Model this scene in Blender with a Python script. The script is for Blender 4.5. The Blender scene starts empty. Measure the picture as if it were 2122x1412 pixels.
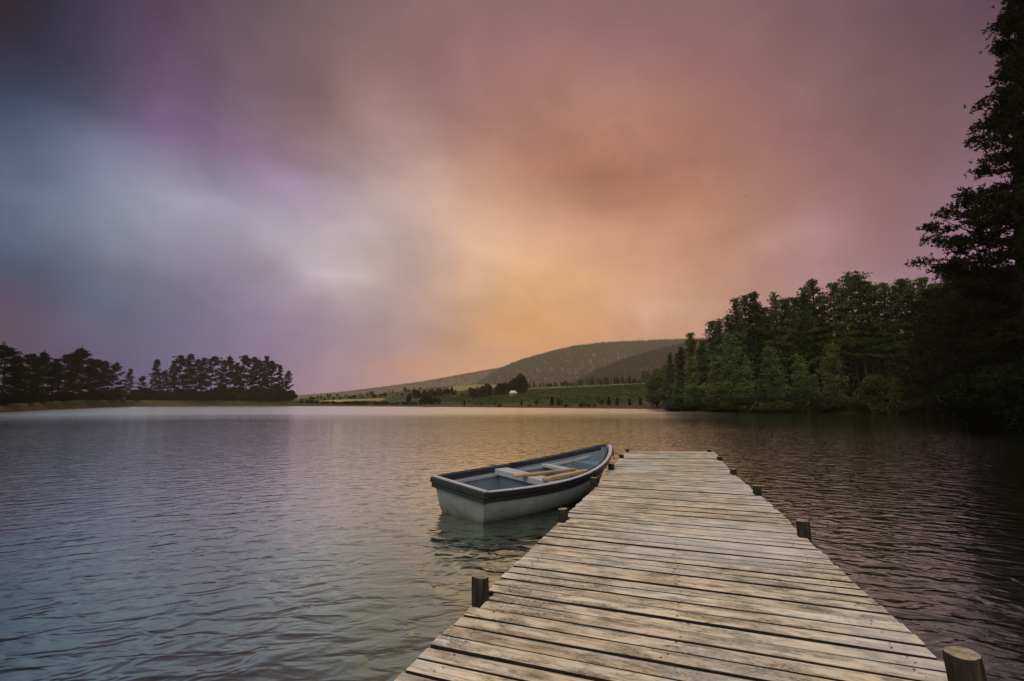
import bpy, math, random
import numpy as np
from mathutils import Vector

# ------------------------------------------------------------------ camera, sky, sun, exposure
SC = bpy.context.scene
COL = SC.collection
H = 1.50                                   # eye height over the lake (z = 0)
PITCH = math.atan(132 / 1000)
CP, SP = math.cos(PITCH), math.sin(PITCH)
cam_d = bpy.data.cameras.new("camera")
cam = bpy.data.objects.new("camera", cam_d)
COL.objects.link(cam)
cam.location = (0, 0, H)
cam.rotation_euler = (math.pi / 2 + PITCH, 0, 0)
cam_d.sensor_width = 36
cam_d.lens = 36 * 1000 / 2122
cam_d.clip_start = 0.05
cam_d.clip_end = 30000
SC.camera = cam

SC.view_settings.view_transform = 'Standard'
SC.view_settings.look = 'None'
SC.view_settings.gamma = 1
SC.view_settings.exposure = 0
SC.cycles.use_denoising = True
SC.cycles.max_bounces = 6
SC.cycles.diffuse_bounces = 3
SC.cycles.glossy_bounces = 3
SC.cycles.volume_bounces = 0
SC.cycles.caustics_reflective = False


def s2l(c):
    c = np.asarray(c, float) / 255.0
    return np.where(c <= 0.04045, c / 12.92, ((c + 0.055) / 1.055) ** 2.4)


# sky colours of the clouds as seen from the jetty, on a coarse grid of directions
GX = np.array([0, 212, 424, 636, 848, 1061, 1273, 1485, 1697, 1910, 2122], float)
GY = np.array([0, 100, 200, 300, 400, 500, 600, 700, 800], float)
GC = np.array([
    [(30,33,42),(68,60,78),(98,78,92),(118,96,98),(134,104,104),(140,110,108),(138,105,105),(134,102,104),(124,93,99),(106,79,88),(92,68,80)],
    [(34,40,56),(76,70,92),(106,82,98),(124,100,102),(144,113,110),(158,118,110),(156,117,109),(142,107,104),(130,100,102),(116,87,92),(106,82,92)],
    [(50,60,86),(80,80,102),(114,92,112),(132,104,106),(150,120,112),(168,126,112),(166,122,107),(156,112,103),(140,108,106),(120,91,95),(114,88,97)],
    [(84,97,124),(104,106,138),(134,114,142),(146,118,120),(166,136,128),(180,132,110),(170,120,99),(162,113,100),(148,109,105),(130,98,100),(126,97,108)],
    [(94,108,138),(130,137,160),(150,143,164),(164,150,168),(188,160,150),(202,152,124),(170,120,98),(178,128,107),(158,117,110),(137,104,108),(138,107,126)],
    [(86,98,124),(128,132,156),(154,147,164),(178,165,171),(194,168,158),(214,170,140),(206,154,120),(188,138,113),(160,122,116),(142,108,114),(150,119,140)],
    [(74,83,104),(112,115,138),(142,131,152),(174,157,166),(188,162,152),(213,163,118),(210,160,122),(192,146,121),(172,134,130),(152,118,126),(150,120,142)],
    [(62,70,90),(94,97,121),(120,111,136),(150,131,148),(182,154,146),(208,158,114),(202,150,112),(184,140,120),(170,132,128),(152,118,126),(146,116,136)],
    [(66,72,94),(98,90,114),(124,106,130),(158,131,140),(190,150,132),(204,156,120),(192,146,120),(178,138,120),(166,130,126),(150,118,124),(144,114,132)],
], float)
# single cloud streaks and patches: x0, y0, x1, y1, half width, (r, g, b) change
GS = [
    (20, 190, 380, 400, 44, (11, 12, 12)), (380, 400, 740, 592, 30, (12, 13, 12)), (670, 570, 735, 594, 13, (11, 15, 15)),
    (10, 262, 90, 300, 26, (-14, -13, -14)), (60, 130, 440, 330, 40, (-10, -9, -10)), (460, 330, 760, 470, 26, (8, 7, 10)),
    (330, 235, 620, 375, 26, (10, -2, 11)), (300, 0, 330, 130, 60, (3, -4, 1)), (560, 620, 600, 660, 90, (-2, -3, -2)),
    (200, 180, 330, 220, 60, (2, -2, 1)), (500, 540, 700, 660, 40, (-5, -5, -4)), (80, 560, 420, 640, 40, (-8, -8, -8)),
    (560, 300, 690, 350, 30, (-12, -12, -12)), (700, 290, 800, 430, 22, (9, 10, 10)), (640, 170, 760, 330, 30, (-9, -8, -7)), (760, 210, 900, 390, 30, (11, 10, 8)),
    (880, 120, 960, 260, 34, (-10, -9, -7)), (820, 390, 1060, 520, 34, (11, 9, 6)), (1060, 200, 1120, 340, 46, (-7, -7, -5)),
    (1130, 320, 1250, 390, 55, (-9, -8, -6)), (1250, 395, 1440, 390, 45, (-7, -7, -6)), (1190, 470, 1330, 450, 26, (9, 9, 7)), (1350, 440, 1480, 415, 24, (11, 9, 6)),
    (1180, 200, 1400, 240, 60, (6, 4, 1)), (1580, 520, 1700, 490, 26, (15, 15, 18)), (1480, 560, 1640, 545, 30, (-7, -7, -5)), (1330, 640, 1420, 632, 22, (7, 11, 15)),
    (1020, 560, 1200, 600, 50, (8, 7, 2)), (820, 762, 960, 752, 15, (15, 4, -10)), (900, 700, 1100, 690, 30, (-5, -6, -8)), (1010, 690, 1250, 690, 16, (6, 3, -2)),
    (1480, 60, 1620, 200, 60, (4, 3, 2)), (1700, 200, 1860, 300, 60, (-4, -3, -2)),
]


def bil(x, y):
    x = np.clip(x, 0, 2122)
    y = np.clip(y, 0, 800)
    i = np.clip(np.searchsorted(GX, x, 'right') - 1, 0, len(GX) - 2)
    j = np.clip(np.searchsorted(GY, y, 'right') - 1, 0, len(GY) - 2)
    a = ((x - GX[i]) / (GX[i + 1] - GX[i]))[..., None]
    b = ((y - GY[j]) / (GY[j + 1] - GY[j]))[..., None]
    return GC[j, i] * (1 - a) * (1 - b) + GC[j, i + 1] * a * (1 - b) + GC[j + 1, i] * (1 - a) * b + GC[j + 1, i + 1] * a * b


def cloud_srgb(x, y):
    x = np.asarray(x, float)
    y = np.asarray(y, float)
    c = np.array([3.0, 0, 3.0]) * np.exp(-((x - 1150) / 500) ** 2 - ((y - 120) / 250) ** 2)[..., None]
    for ox in (-55, 0, 55):
        for oy in (-35, 0, 35):
            # shear the averaging so that the grid reads as slanting cloud on the left
            c = c + bil(x + ox, y + oy) / 9
    for x0, y0, x1, y1, w, d in GS:
        L2 = (x1 - x0) ** 2 + (y1 - y0) ** 2
        t = np.clip(((x - x0) * (x1 - x0) + (y - y0) * (y1 - y0)) / L2, 0, 1)
        dd = (x - x0 - t * (x1 - x0)) ** 2 + (y - y0 - t * (y1 - y0)) ** 2
        c = c + np.exp(-dd / (2 * (1.1 * w) ** 2))[..., None] * np.array(d, float) * .85
    # the left of the sky is a greyer slate than the raw grid
    g = c.mean(-1, keepdims=True)
    k = np.clip((750 - x) / 450, 0, 1)[..., None] * .17
    c = c * (1 - k) + g * k
    return np.clip(c, 8, 250)


SKY_GAIN = np.array([1.0, 1.0, 1.0])
HAZE_D = .00014
HAZE_E = np.array([.335, .235, .15])


def sky_rgb(az, el):
    """linear colour of the sky toward azimuth az, elevation el (radians)"""
    d = np.array([math.sin(az) * math.cos(el), math.cos(az) * math.cos(el), math.sin(el)])
    fw = max(d[1] * CP + d[2] * SP, .12)
    up = -d[1] * SP + d[2] * CP
    c = s2l(cloud_srgb(1061 + 1000 * d[0] / fw, 706 - 1000 * up / fw)) * SKY_GAIN
    # what the haze between here and the clouds adds and takes away
    Lh = min(342 / max(math.sin(el), .02), 4500 / max(math.cos(az), .1), 1950 / max(-math.sin(az), .05), 4500 / max(math.sin(az), .05))
    T = math.exp(-HAZE_D * Lh)
    c = np.maximum((c - HAZE_E * (1 - T)) / T, c * .3)
    # brighter cloud overhead and behind, out of the picture
    over = np.array([1.05, 0.98, 0.90]) * 1.45
    e = math.degrees(el)
    w = min(max((e - 43.5) / 20, 0), 1)
    w = w * w * (3 - 2 * w)
    return c * (1 - w) + over * w


def build_world():
    w = bpy.data.worlds.new("World")
    SC.world = w
    w.use_nodes = True
    nt = w.node_tree
    nt.nodes.clear()
    N = nt.nodes.new
    L = nt.links.new

    def math_(op, a, b=None, c=None, clamp=False):
        n = N('ShaderNodeMath')
        n.operation = op
        n.use_clamp = clamp
        for k, v in enumerate((a, b, c)):
            if v is None:
                continue
            if isinstance(v, (int, float)):
                n.inputs[k].default_value = v
            else:
                L(v, n.inputs[k])
        return n.outputs[0]
    tc = N('ShaderNodeTexCoord')
    sep = N('ShaderNodeSeparateXYZ')
    L(tc.outputs['Generated'], sep.inputs[0])
    X, Y, Z = sep.outputs
    az = math_('ARCTAN2', X, Y)
    el = math_('ARCSINE', Z)
    # streaks of cloud that fan out of the bright patch low in the west
    da = math_('SUBTRACT', az, 0.30)
    de = math_('SUBTRACT', el, 0.02)
    ang = math_('ARCTAN2', de, math_('MULTIPLY', da, -1))
    rad = math_('SQRT', math_('ADD', math_('MULTIPLY', da, da), math_('MULTIPLY', de, de)))
    cmb = N('ShaderNodeCombineXYZ')
    L(math_('MULTIPLY', ang, 1.7), cmb.inputs[0])
    L(math_('MULTIPLY', rad, 0.9), cmb.inputs[1])
    n1 = N('ShaderNodeTexNoise')
    n1.inputs['Scale'].default_value = 2.3
    n1.inputs['Detail'].default_value = 5
    n1.inputs['Roughness'].default_value = 0.5
    n1.inputs['Distortion'].default_value = 0.8
    L(cmb.outputs[0], n1.inputs['Vector'])
    n2 = N('ShaderNodeTexNoise')
    n2.inputs['Scale'].default_value = 4.6
    n2.inputs['Detail'].default_value = 6
    n2.inputs['Roughness'].default_value = 0.52
    n2.inputs['Distortion'].default_value = 0.6
    L(tc.outputs['Generated'], n2.inputs['Vector'])
    n3 = N('ShaderNodeTexNoise')
    n3.inputs['Scale'].default_value = 6.5
    n3.inputs['Detail'].default_value = 6
    n3.inputs['Roughness'].default_value = 0.6
    n3.inputs['Distortion'].default_value = 1.0
    sv = N('ShaderNodeVectorMath')
    sv.operation = 'MULTIPLY'
    L(tc.outputs['Generated'], sv.inputs[0])
    sv.inputs[1].default_value = (1, 1, 2.0)
    L(sv.outputs[0], n3.inputs['Vector'])
    k3 = math_('SUBTRACT', n3.outputs['Fac'], 0.5)
    k1 = math_('SUBTRACT', n1.outputs['Fac'], 0.5)
    k2 = math_('SUBTRACT', n2.outputs['Fac'], 0.5)
    # push the colour grid about a little so that cloud edges are ragged
    azw = math_('ADD', az, math_('MULTIPLY', k2, 0.08))
    elw = math_('ADD', el, math_('MULTIPLY', k1, 0.07))
    pos = math_('MULTIPLY_ADD', azw, 180 / math.pi / 124, 0.5, clamp=True)
    azs = [-62 + 4 * k for k in range(32)]
    els = [-3, 0, 2, 4, 6, 8.5, 11, 14, 17, 20, 23, 26, 29, 32, 35, 38, 41, 44, 48, 53, 58, 64]
    prev = None
    for k, e in enumerate(els):
        r = N('ShaderNodeValToRGB')
        cr = r.color_ramp
        cr.interpolation = 'CARDINAL'
        cols = [sky_rgb(math.radians(a), math.radians(e)) for a in azs]
        ps = [(a + 62) / 124 for a in azs]
        cr.elements[0].position = ps[0]
        cr.elements[0].color = (*cols[0], 1)
        cr.elements[1].position = ps[-1]
        cr.elements[1].color = (*cols[-1], 1)
        for p_, c_ in zip(ps[1:-1], cols[1:-1]):
            q = cr.elements.new(p_)
            q.color = (*c_, 1)
        L(pos, r.inputs[0])
        if prev is None:
            prev = r.outputs[0]
        else:
            e0 = math.radians(els[k - 1])
            e1 = math.radians(e)
            f = math_('MULTIPLY_ADD', elw, 1 / (e1 - e0), -e0 / (e1 - e0), clamp=True)
            m = N('ShaderNodeMix')
            m.data_type = 'RGBA'
            L(f, m.inputs[0])
            L(prev, m.inputs[6])
            L(r.outputs[0], m.inputs[7])
            prev = m.outputs[2]
    br = math_('ADD', 1.0, math_('ADD', math_('MULTIPLY_ADD', k3, 0.30, math_('MULTIPLY', k1, 0.26)), math_('MULTIPLY', k2, 0.45)))
    # the half of the sky behind the viewer: paler, brighter cloud
    bk = math_('MULTIPLY', math_('MULTIPLY_ADD', math_('ABSOLUTE', az), 1 / 0.8, -1.25 / 0.8, clamp=True), math_('MULTIPLY_ADD', el, 3.0, 0.15, clamp=True))
    mb_ = N('ShaderNodeMix')
    mb_.data_type = 'RGBA'
    L(bk, mb_.inputs[0])
    L(prev, mb_.inputs[6])
    mb_.inputs[7].default_value = (.98, .92, .86, 1)
    prev = mb_.outputs[2]
    bg = N('ShaderNodeBackground')
    L(prev, bg.inputs[0])
    L(br, bg.inputs[1])
    out = N('ShaderNodeOutputWorld')
    L(bg.outputs[0], out.inputs[0])


build_world()

sun_d = bpy.data.lights.new("sun", 'SUN')
sun_d.energy = 1.1
sun_d.angle = math.radians(35)
sun_d.color = (1.0, 0.93, 0.82)
sun = bpy.data.objects.new("sun", sun_d)
COL.objects.link(sun)
sun.rotation_euler = Vector((0.35, 0.42, -0.84)).to_track_quat('-Z', 'Y').to_euler()


# ------------------------------------------------------------------ helpers
def ray_at(px, py, z):
    """point on the level z seen toward photo pixel px, py"""
    fw = 1000 * CP + (py - 706) * SP
    up = 1000 * SP - (py - 706) * CP
    t = (z - H) / up
    return (px - 1061) * t, fw * t


def z_at(py, Y):
    return H + Y * (1000 * SP - (py - 706) * CP) / (1000 * CP + (py - 706) * SP)


def x_at(px, Y, py=838):
    return (px - 1061) * Y / (1000 * CP + (py - 706) * SP)


def tag(o, label=None, cat=None, group=None, kind=None):
    if label:
        o['label'] = label
    if cat:
        o['category'] = cat
    if group:
        o['group'] = group
    if kind:
        o['kind'] = kind
    return o


def link(name, me, mats, parent=None):
    if not isinstance(mats, (list, tuple)):
        mats = [mats]
    if not me.materials:
        for m in mats:
            me.materials.append(m)
    o = bpy.data.objects.new(name, me)
    COL.objects.link(o)
    if parent:
        o.parent = parent
    return o


def mesh_np(name, V, F, smooth=False, midx=None):
    """F: (n,3) or (n,4) int array"""
    me = bpy.data.meshes.new(name)
    V = np.asarray(V, np.float32)
    F = np.asarray(F, np.int32)
    me.vertices.add(len(V))
    me.vertices.foreach_set('co', V.ravel())
    k = F.shape[1]
    me.loops.add(F.size)
    me.loops.foreach_set('vertex_index', F.ravel())
    me.polygons.add(len(F))
    me.polygons.foreach_set('loop_start', np.arange(0, F.size, k, dtype=np.int32))
    me.polygons.foreach_set('use_smooth', np.full(len(F), smooth))
    if midx is not None:
        me.polygons.foreach_set('material_index', np.asarray(midx, np.int32))
    me.update(calc_edges=True)
    me.validate()
    return me


class MB:
    """collects shapes into one mesh"""
    def __init__(self):
        self.v, self.f, self.m = [], [], []

    def add(self, vs, fs, m=0):
        b = len(self.v)
        self.v += [tuple(p) for p in vs]
        self.f += [tuple(b + i for i in q) for q in fs]
        self.m += [m] * len(fs)

    def grid(self, P, closed=False, m=0, flip=False):
        """P: rows x cols of points"""
        R, C = len(P), len(P[0])
        b = len(self.v)
        for row in P:
            self.v += [tuple(p) for p in row]
        for i in range(R - 1):
            for j in range(C if closed else C - 1):
                a, c_ = b + i * C + j, b + i * C + (j + 1) % C
                q = (a, c_, c_ + C, a + C)
                self.f.append(q[::-1] if flip else q)
                self.m.append(m)

    def tube(self, pts, rad, n=8, m=0, caps=True):
        pts = [Vector(p) for p in pts]
        if isinstance(rad, (int, float)):
            rad = [rad] * len(pts)
        rows = []
        ref = Vector((0, 0, 1))
        for i, p in enumerate(pts):
            d = (pts[min(i + 1, len(pts) - 1)] - pts[max(i - 1, 0)]).normalized()
            r0 = ref if abs(d.dot(ref)) < 0.95 else Vector((1, 0, 0))
            a = d.cross(r0).normalized()
            b_ = d.cross(a)
            rows.append([p + (a * math.cos(2 * math.pi * k / n) + b_ * math.sin(2 * math.pi * k / n)) * rad[i] for k in range(n)])
        b = len(self.v)
        self.grid(rows, True, m, True)
        if caps:
            self.f.append(tuple(b + k for k in range(n)))
            self.f.append(tuple(b + (len(pts) - 1) * n + k for k in range(n))[::-1])
            self.m += [m, m]

    def box(self, c, s, rot=None, bev=0.0, m=0):
        """chamfered box"""
        hx, hy, hz = s[0] / 2, s[1] / 2, s[2] / 2
        b = min(bev, hx * .9, hy * .9, hz * .9)
        pts = []
        if b <= 0:
            for z in (-hz, hz):
                for x, y in ((-hx, -hy), (hx, -hy), (hx, hy), (-hx, hy)):
                    pts.append((x, y, z))
            fs = [(3, 2, 1, 0), (4, 5, 6, 7), (0, 1, 5, 4), (1, 2, 6, 5), (2, 3, 7, 6), (3, 0, 4, 7)]
        else:
            def ring(ix, iy, z):
                return [(-ix, -iy + b, z), (-ix + b, -iy, z), (ix - b, -iy, z), (ix, -iy + b, z), (ix, iy - b, z), (ix - b, iy, z), (-ix + b, iy, z), (-ix, iy - b, z)]
            pts = ring(hx - b, hy - b, -hz) + ring(hx, hy, -hz + b) + ring(hx, hy, hz - b) + ring(hx - b, hy - b, hz)
            fs = [tuple(range(7, -1, -1)), tuple(range(24, 32))]
            for r in range(3):
                for k in range(8):
                    fs.append((r * 8 + k, r * 8 + (k + 1) % 8, (r + 1) * 8 + (k + 1) % 8, (r + 1) * 8 + k))
        out = []
        for p in pts:
            v = Vector(p)
            if rot is not None:
                v = rot @ v
            out.append(v + Vector(c))
        self.add(out, fs, m)

    def build(self, name, mats, parent=None, smooth=False):
        me = bpy.data.meshes.new(name)
        me.from_pydata(self.v, [], self.f)
        me.polygons.foreach_set('material_index', self.m)
        me.polygons.foreach_set('use_smooth', [smooth] * len(self.f))
        me.update()
        return link(name, me, mats, parent)


def empty(name, loc=(0, 0, 0), rot=(0, 0, 0)):
    o = bpy.data.objects.new(name, None)
    o.empty_display_size = 0.3
    COL.objects.link(o)
    o.location = loc
    o.rotation_euler = rot
    return o


# ------------------------------------------------------------------ materials
class NT:
    def __init__(self, name):
        self.mat = bpy.data.materials.new(name)
        self.mat.use_nodes = True
        self.t = self.mat.node_tree
        self.t.nodes.clear()
        self.out = self.n('ShaderNodeOutputMaterial')

    def n(self, typ, **kw):
        n = self.t.nodes.new(typ)
        for k, v in kw.items():
            setattr(n, k, v)
        return n

    def l(self, a, b):
        self.t.links.new(a, b)

    def setin(self, node, i, v):
        if v is None:
            return
        if hasattr(v, 'is_output') or hasattr(v, 'links'):
            self.l(v, node.inputs[i])
        else:
            if isinstance(v, tuple) and len(v) == 3 and node.inputs[i].type == 'RGBA':
                v = (*v, 1)
            node.inputs[i].default_value = v

    def math(self, op, a, b=None, c=None, clamp=False):
        n = self.n('ShaderNodeMath', operation=op, use_clamp=clamp)
        for k, v in enumerate((a, b, c)):
            self.setin(n, k, v)
        return n.outputs[0]

    def mix(self, f, a, b, blend='MIX'):
        n = self.n('ShaderNodeMix', data_type='RGBA', blend_type=blend)
        self.setin(n, 0, f)
        self.setin(n, 6, a)
        self.setin(n, 7, b)
        return n.outputs[2]

    def noise(self, vec, scale, detail=4, rough=.55, dist=0.0):
        n = self.n('ShaderNodeTexNoise')
        if vec is not None:
            self.l(vec, n.inputs['Vector'])
        n.inputs['Scale'].default_value = scale
        n.inputs['Detail'].default_value = detail
        n.inputs['Roughness'].default_value = rough
        n.inputs['Distortion'].default_value = dist
        return n.outputs['Fac']

    def ramp(self, f, stops):
        n = self.n('ShaderNodeValToRGB')
        cr = n.color_ramp
        cr.elements[0].position, cr.elements[1].position = stops[0][0], stops[-1][0]
        for e, s in ((cr.elements[0], stops[0]), (cr.elements[1], stops[-1])):
            c = s[1]
            e.color = (c, c, c, 1) if isinstance(c, (int, float)) else (*c, 1)
        for p_, c in stops[1:-1]:
            e = cr.elements.new(p_)
            e.color = (c, c, c, 1) if isinstance(c, (int, float)) else (*c, 1)
        self.l(f, n.inputs[0])
        return n.outputs[0]

    def vscale(self, vec, s):
        n = self.n('ShaderNodeVectorMath', operation='MULTIPLY')
        self.l(vec, n.inputs[0])
        n.inputs[1].default_value = s
        return n.outputs[0]

    def coord(self, which='Object'):
        return self.n('ShaderNodeTexCoord').outputs[which]

    def bump(self, h, strength, dist):
        n = self.n('ShaderNodeBump')
        n.inputs['Strength'].default_value = strength
        n.inputs['Distance'].default_value = dist
        self.l(h, n.inputs['Height'])
        return n.outputs[0]

    def principled(self, col, rough=.7, spec=.3, normal=None, trans=0.0):
        p = self.n('ShaderNodeBsdfPrincipled')
        self.setin(p, 'Base Color', col)
        self.setin(p, 'Roughness', rough)
        p.inputs['Specular IOR Level'].default_value = spec
        if normal is not None:
            self.l(normal, p.inputs['Normal'])
        self.l(p.outputs[0], self.out.inputs[0])
        return p


def mat_wood_deck():
    m = NT('weathered_plank_wood')
    a = m.n('ShaderNodeAttribute', attribute_name='pc').outputs['Vector']   # along, across, plank number
    r = m.n('ShaderNodeAttribute', attribute_name='rnd').outputs['Fac']
    grain = m.noise(m.vscale(a, (2.2, 95, 7.7)), 1.0, 5, .65, .25)
    fine = m.noise(m.vscale(a, (9, 330, 3.1)), 1.0, 3, .6)
    tone = m.noise(m.vscale(a, (1.4, 9, 5.3)), 1.0, 3, .5)
    # knots with rings
    vo = m.n('ShaderNodeTexVoronoi')
    m.l(m.vscale(a, (2.4, 7.5, 13.7)), vo.inputs['Vector'])
    vo.inputs['Scale'].default_value = 1.0
    vo.inputs['Randomness'].default_value = 1.0
    wob = m.noise(m.vscale(a, (20, 60, 1)), 1.0, 3, .6)
    kd = m.math('ADD', vo.outputs['Distance'], m.math('MULTIPLY_ADD', wob, .14, -.07))
    knot = m.ramp(kd, [(.06, 1.0), (.15, .4), (.28, 0.0)])
    rings = m.math('MULTIPLY', m.math('SINE', m.math('MULTIPLY', kd, 95)), m.ramp(kd, [(.08, 1.0), (.42, 0.0)]))
    base = m.ramp(tone, [(.25, (.43, .355, .265)), (.42, (.58, .49, .375)), (.58, (.63, .56, .46)), (.8, (.53, .505, .465))])
    tint = m.ramp(r, [(0.0, (.84, .86, .88)), (.3, (1.05, .96, .86)), (.55, (1.15, 1.07, .97)), (.8, (.82, .73, .62)), (1.0, (1.22, 1.19, 1.15))])
    c = m.mix(1.0, base, tint, 'MULTIPLY')
    c = m.mix(m.ramp(grain, [(.33, .8), (.52, 0.0)]), c, (.19, .145, .10))
    c = m.mix(m.ramp(fine, [(.35, .45), (.52, 0.0)]), c, (.22, .18, .14))
    c = m.mix(m.math('MULTIPLY', m.math('ABSOLUTE', rings), .35), c, (.26, .17, .09))
    c = m.mix(m.math('MULTIPLY', knot, .75), c, (.09, .06, .04))
    # rust-orange blush and green-black mould stains that run over several planks
    w = m.coord()
    mo1 = m.noise(m.vscale(w, (1, 1, 1)), 1.7, 2, .5)
    mo2 = m.noise(m.vscale(a, (15, 60, 3)), 1.0, 5, .72, .6)
    blot = m.noise(m.vscale(a, (4.5, 12, 2.3)), 1.0, 3, .6, .6)
    spk = m.noise(m.vscale(a, (42, 110, 5)), 1.0, 4, .7, .3)
    mould = m.math('MULTIPLY', m.ramp(m.math('MULTIPLY_ADD', mo1, .35, m.math('MULTIPLY', blot, .8)), [(.54, 0.0), (.66, 1.0)]), m.ramp(spk, [(.36, 0.15), (.56, 1.0)]))
    c = m.mix(m.math('MULTIPLY', mould, .92), c, (.085, .082, .058))
    brn = m.noise(m.vscale(a, (5.5, 17, 11.3)), 1.0, 3, .6, .5)
    c = m.mix(m.math('MULTIPLY', m.ramp(brn, [(.50, 0.0), (.64, .85)]), m.ramp(spk, [(.40, .2), (.62, 1.0)])), c, (.15, .095, .05))
    mo3 = m.noise(m.vscale(a, (22, 95, 9.1)), 1.0, 5, .75, .5)
    c = m.mix(m.ramp(mo3, [(.57, 0.0), (.70, .6)]), c, (.10, .095, .08))
    orr = m.noise(m.vscale(a, (3, 14, 21)), 1.0, 3, .6)
    c = m.mix(m.ramp(orr, [(.62, 0.0), (.78, .5)]), c, (.48, .22, .10))
    pale = m.noise(m.vscale(a, (2.5, 20, 31)), 1.0, 3, .6)
    c = m.mix(m.ramp(pale, [(.54, 0.0), (.70, .6)]), c, (.60, .58, .54))
    sp = m.n('ShaderNodeSeparateXYZ')
    m.l(a, sp.inputs[0])
    ed = m.math('ADD', m.math('ABSOLUTE', sp.outputs[1]), m.math('MULTIPLY_ADD', tone, .010, -.005))
    c = m.mix(m.math('MULTIPLY', m.ramp(m.math('MULTIPLY', ed, 10), [(.46, 0.0), (.53, .7)]), m.ramp(mo2, [(.25, .4), (.6, 1.0)])), c, (.10, .085, .065))
    gp = m.noise(m.vscale(w, (1, 1, 1)), .9, 2, .5)
    c = m.mix(m.ramp(gp, [(.45, 0.0), (.7, .55)]), c, (.50, .485, .465))
    hgt = m.math('ADD', m.math('MULTIPLY', grain, .6), m.math('ADD', m.math('MULTIPLY', fine, .3), m.math('MULTIPLY', knot, -.4)))
    m.principled(c, .82, .18, m.bump(hgt, .7, .004))
    return m.mat


def mat_simple(name, col, rough=.7, spec=.3, var=.25, scale=6, bump=0.0, dark=None, stretch=(1, 1, 1)):
    m = NT(name)
    co = m.vscale(m.coord(), stretch)
    n = m.noise(co, scale, 5, .6, .3)
    d = dark or tuple(c * (1 - var) * .7 for c in col)
    c = m.mix(m.ramp(n, [(.3, 1.0), (.65, 0.0)]), col, d)
    m.principled(c, rough, spec, m.bump(n, .5, bump) if bump else None)
    return m.mat


def mat_post():
    m = NT('dark_post_wood')
    co = m.coord('Generated')
    ob = m.coord()
    g = m.noise(m.vscale(ob, (38, 38, 3)), 1.0, 5, .65, .3)
    c = m.ramp(g, [(.3, (.008, .007, .006)), (.55, (.026, .022, .017)), (.8, (.085, .07, .05))])
    m.principled(c, .85, .15, m.bump(g, .8, .006))
    return m.mat


def mat_post_top():
    m = NT('cut_post_end')
    ob = m.coord()
    le = m.n('ShaderNodeVectorMath', operation='LENGTH')
    m.l(m.vscale(ob, (1, 1, 0)), le.inputs[0])
    w = m.noise(ob, 14, 4, .6)
    rr = m.math('SINE', m.math('MULTIPLY', m.math('ADD', le.outputs['Value'], m.math('MULTIPLY', w, .03)), 620))
    c = m.mix(m.math('MULTIPLY_ADD', rr, .3, .35), (.42, .34, .22), (.20, .16, .10))
    c = m.mix(m.ramp(m.noise(ob, 26, 5, .7), [(.4, .8), (.62, 0.0)]), c, (.12, .11, .07))
    m.principled(c, .85, .15, m.bump(rr, .4, .002))
    return m.mat


def mat_paint(name, col, worn, wear=.5, rough=.5, grime_shade=None):
    m = NT(name)
    co = m.coord()
    n = m.noise(co, 5, 6, .65, .3)
    n2 = m.noise(m.vscale(co, (1, 1, 2.5)), 32, 5, .7)
    c = m.mix(m.ramp(n, [(.35, .5), (.65, 0.0)]), col, tuple(x * .72 for x in col))
    c = m.mix(m.ramp(n2, [(.55, 0.0), (.66, wear)]), c, worn)
    n3 = m.noise(m.vscale(co, (14, 14, 2.2)), 1.0, 5, .7)
    c = m.mix(m.ramp(n3, [(.52, 0.0), (.72, .45)]), c, tuple(x * .55 for x in col))
    if grime_shade:
        z = m.n('ShaderNodeSeparateXYZ')
        m.l(co, z.inputs[0])
        lo = m.math('ADD', z.outputs[2], m.math('MULTIPLY_ADD', n, .22, -.11))
        c = m.mix(m.ramp(lo, [(0.0, .92), (.12, .5), (.30, 0.0)]), c, grime_shade)  # waterline grime, with the underside's shade put into the same dark colour
    m.principled(c, rough, .35, m.bump(n2, .35, .003))
    return m.mat


def mat_leaf(name, dark, light, rough=.75, scale=.45, trans=.18):
    m = NT(name)
    oi = m.n('ShaderNodeObjectInfo')
    n = m.noise(m.coord(), scale, 3, .6)
    n2 = m.noise(m.coord(), scale * 7, 3, .6)
    f = m.math('ADD', m.math('MULTIPLY', n, .6), m.math('MULTIPLY', n2, .5), clamp=True)
    c = m.mix(m.ramp(f, [(.44, 0.0), (.64, 1.0)]), dark, light)
    t = m.ramp(oi.outputs['Random'], [(0.0, (.75, .85, .7)), (.4, (1.0, 1.0, 1.0)), (.7, (1.25, 1.08, .78)), (1.0, (.72, .74, .68))])
    c = m.mix(1.0, c, t, 'MULTIPLY')
    d = m.n('ShaderNodeBsdfDiffuse')
    m.l(c, d.inputs[0])
    tr = m.n('ShaderNodeBsdfTranslucent')
    m.l(c, tr.inputs[0])
    mx = m.n('ShaderNodeMixShader')
    mx.inputs[0].default_value = trans
    m.l(d.outputs[0], mx.inputs[1])
    m.l(tr.outputs[0], mx.inputs[2])
    m.l(mx.outputs[0], m.out.inputs[0])
    return m.mat


def m_scale3(m, vec, sc):
    return m.vscale(vec, sc)


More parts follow.
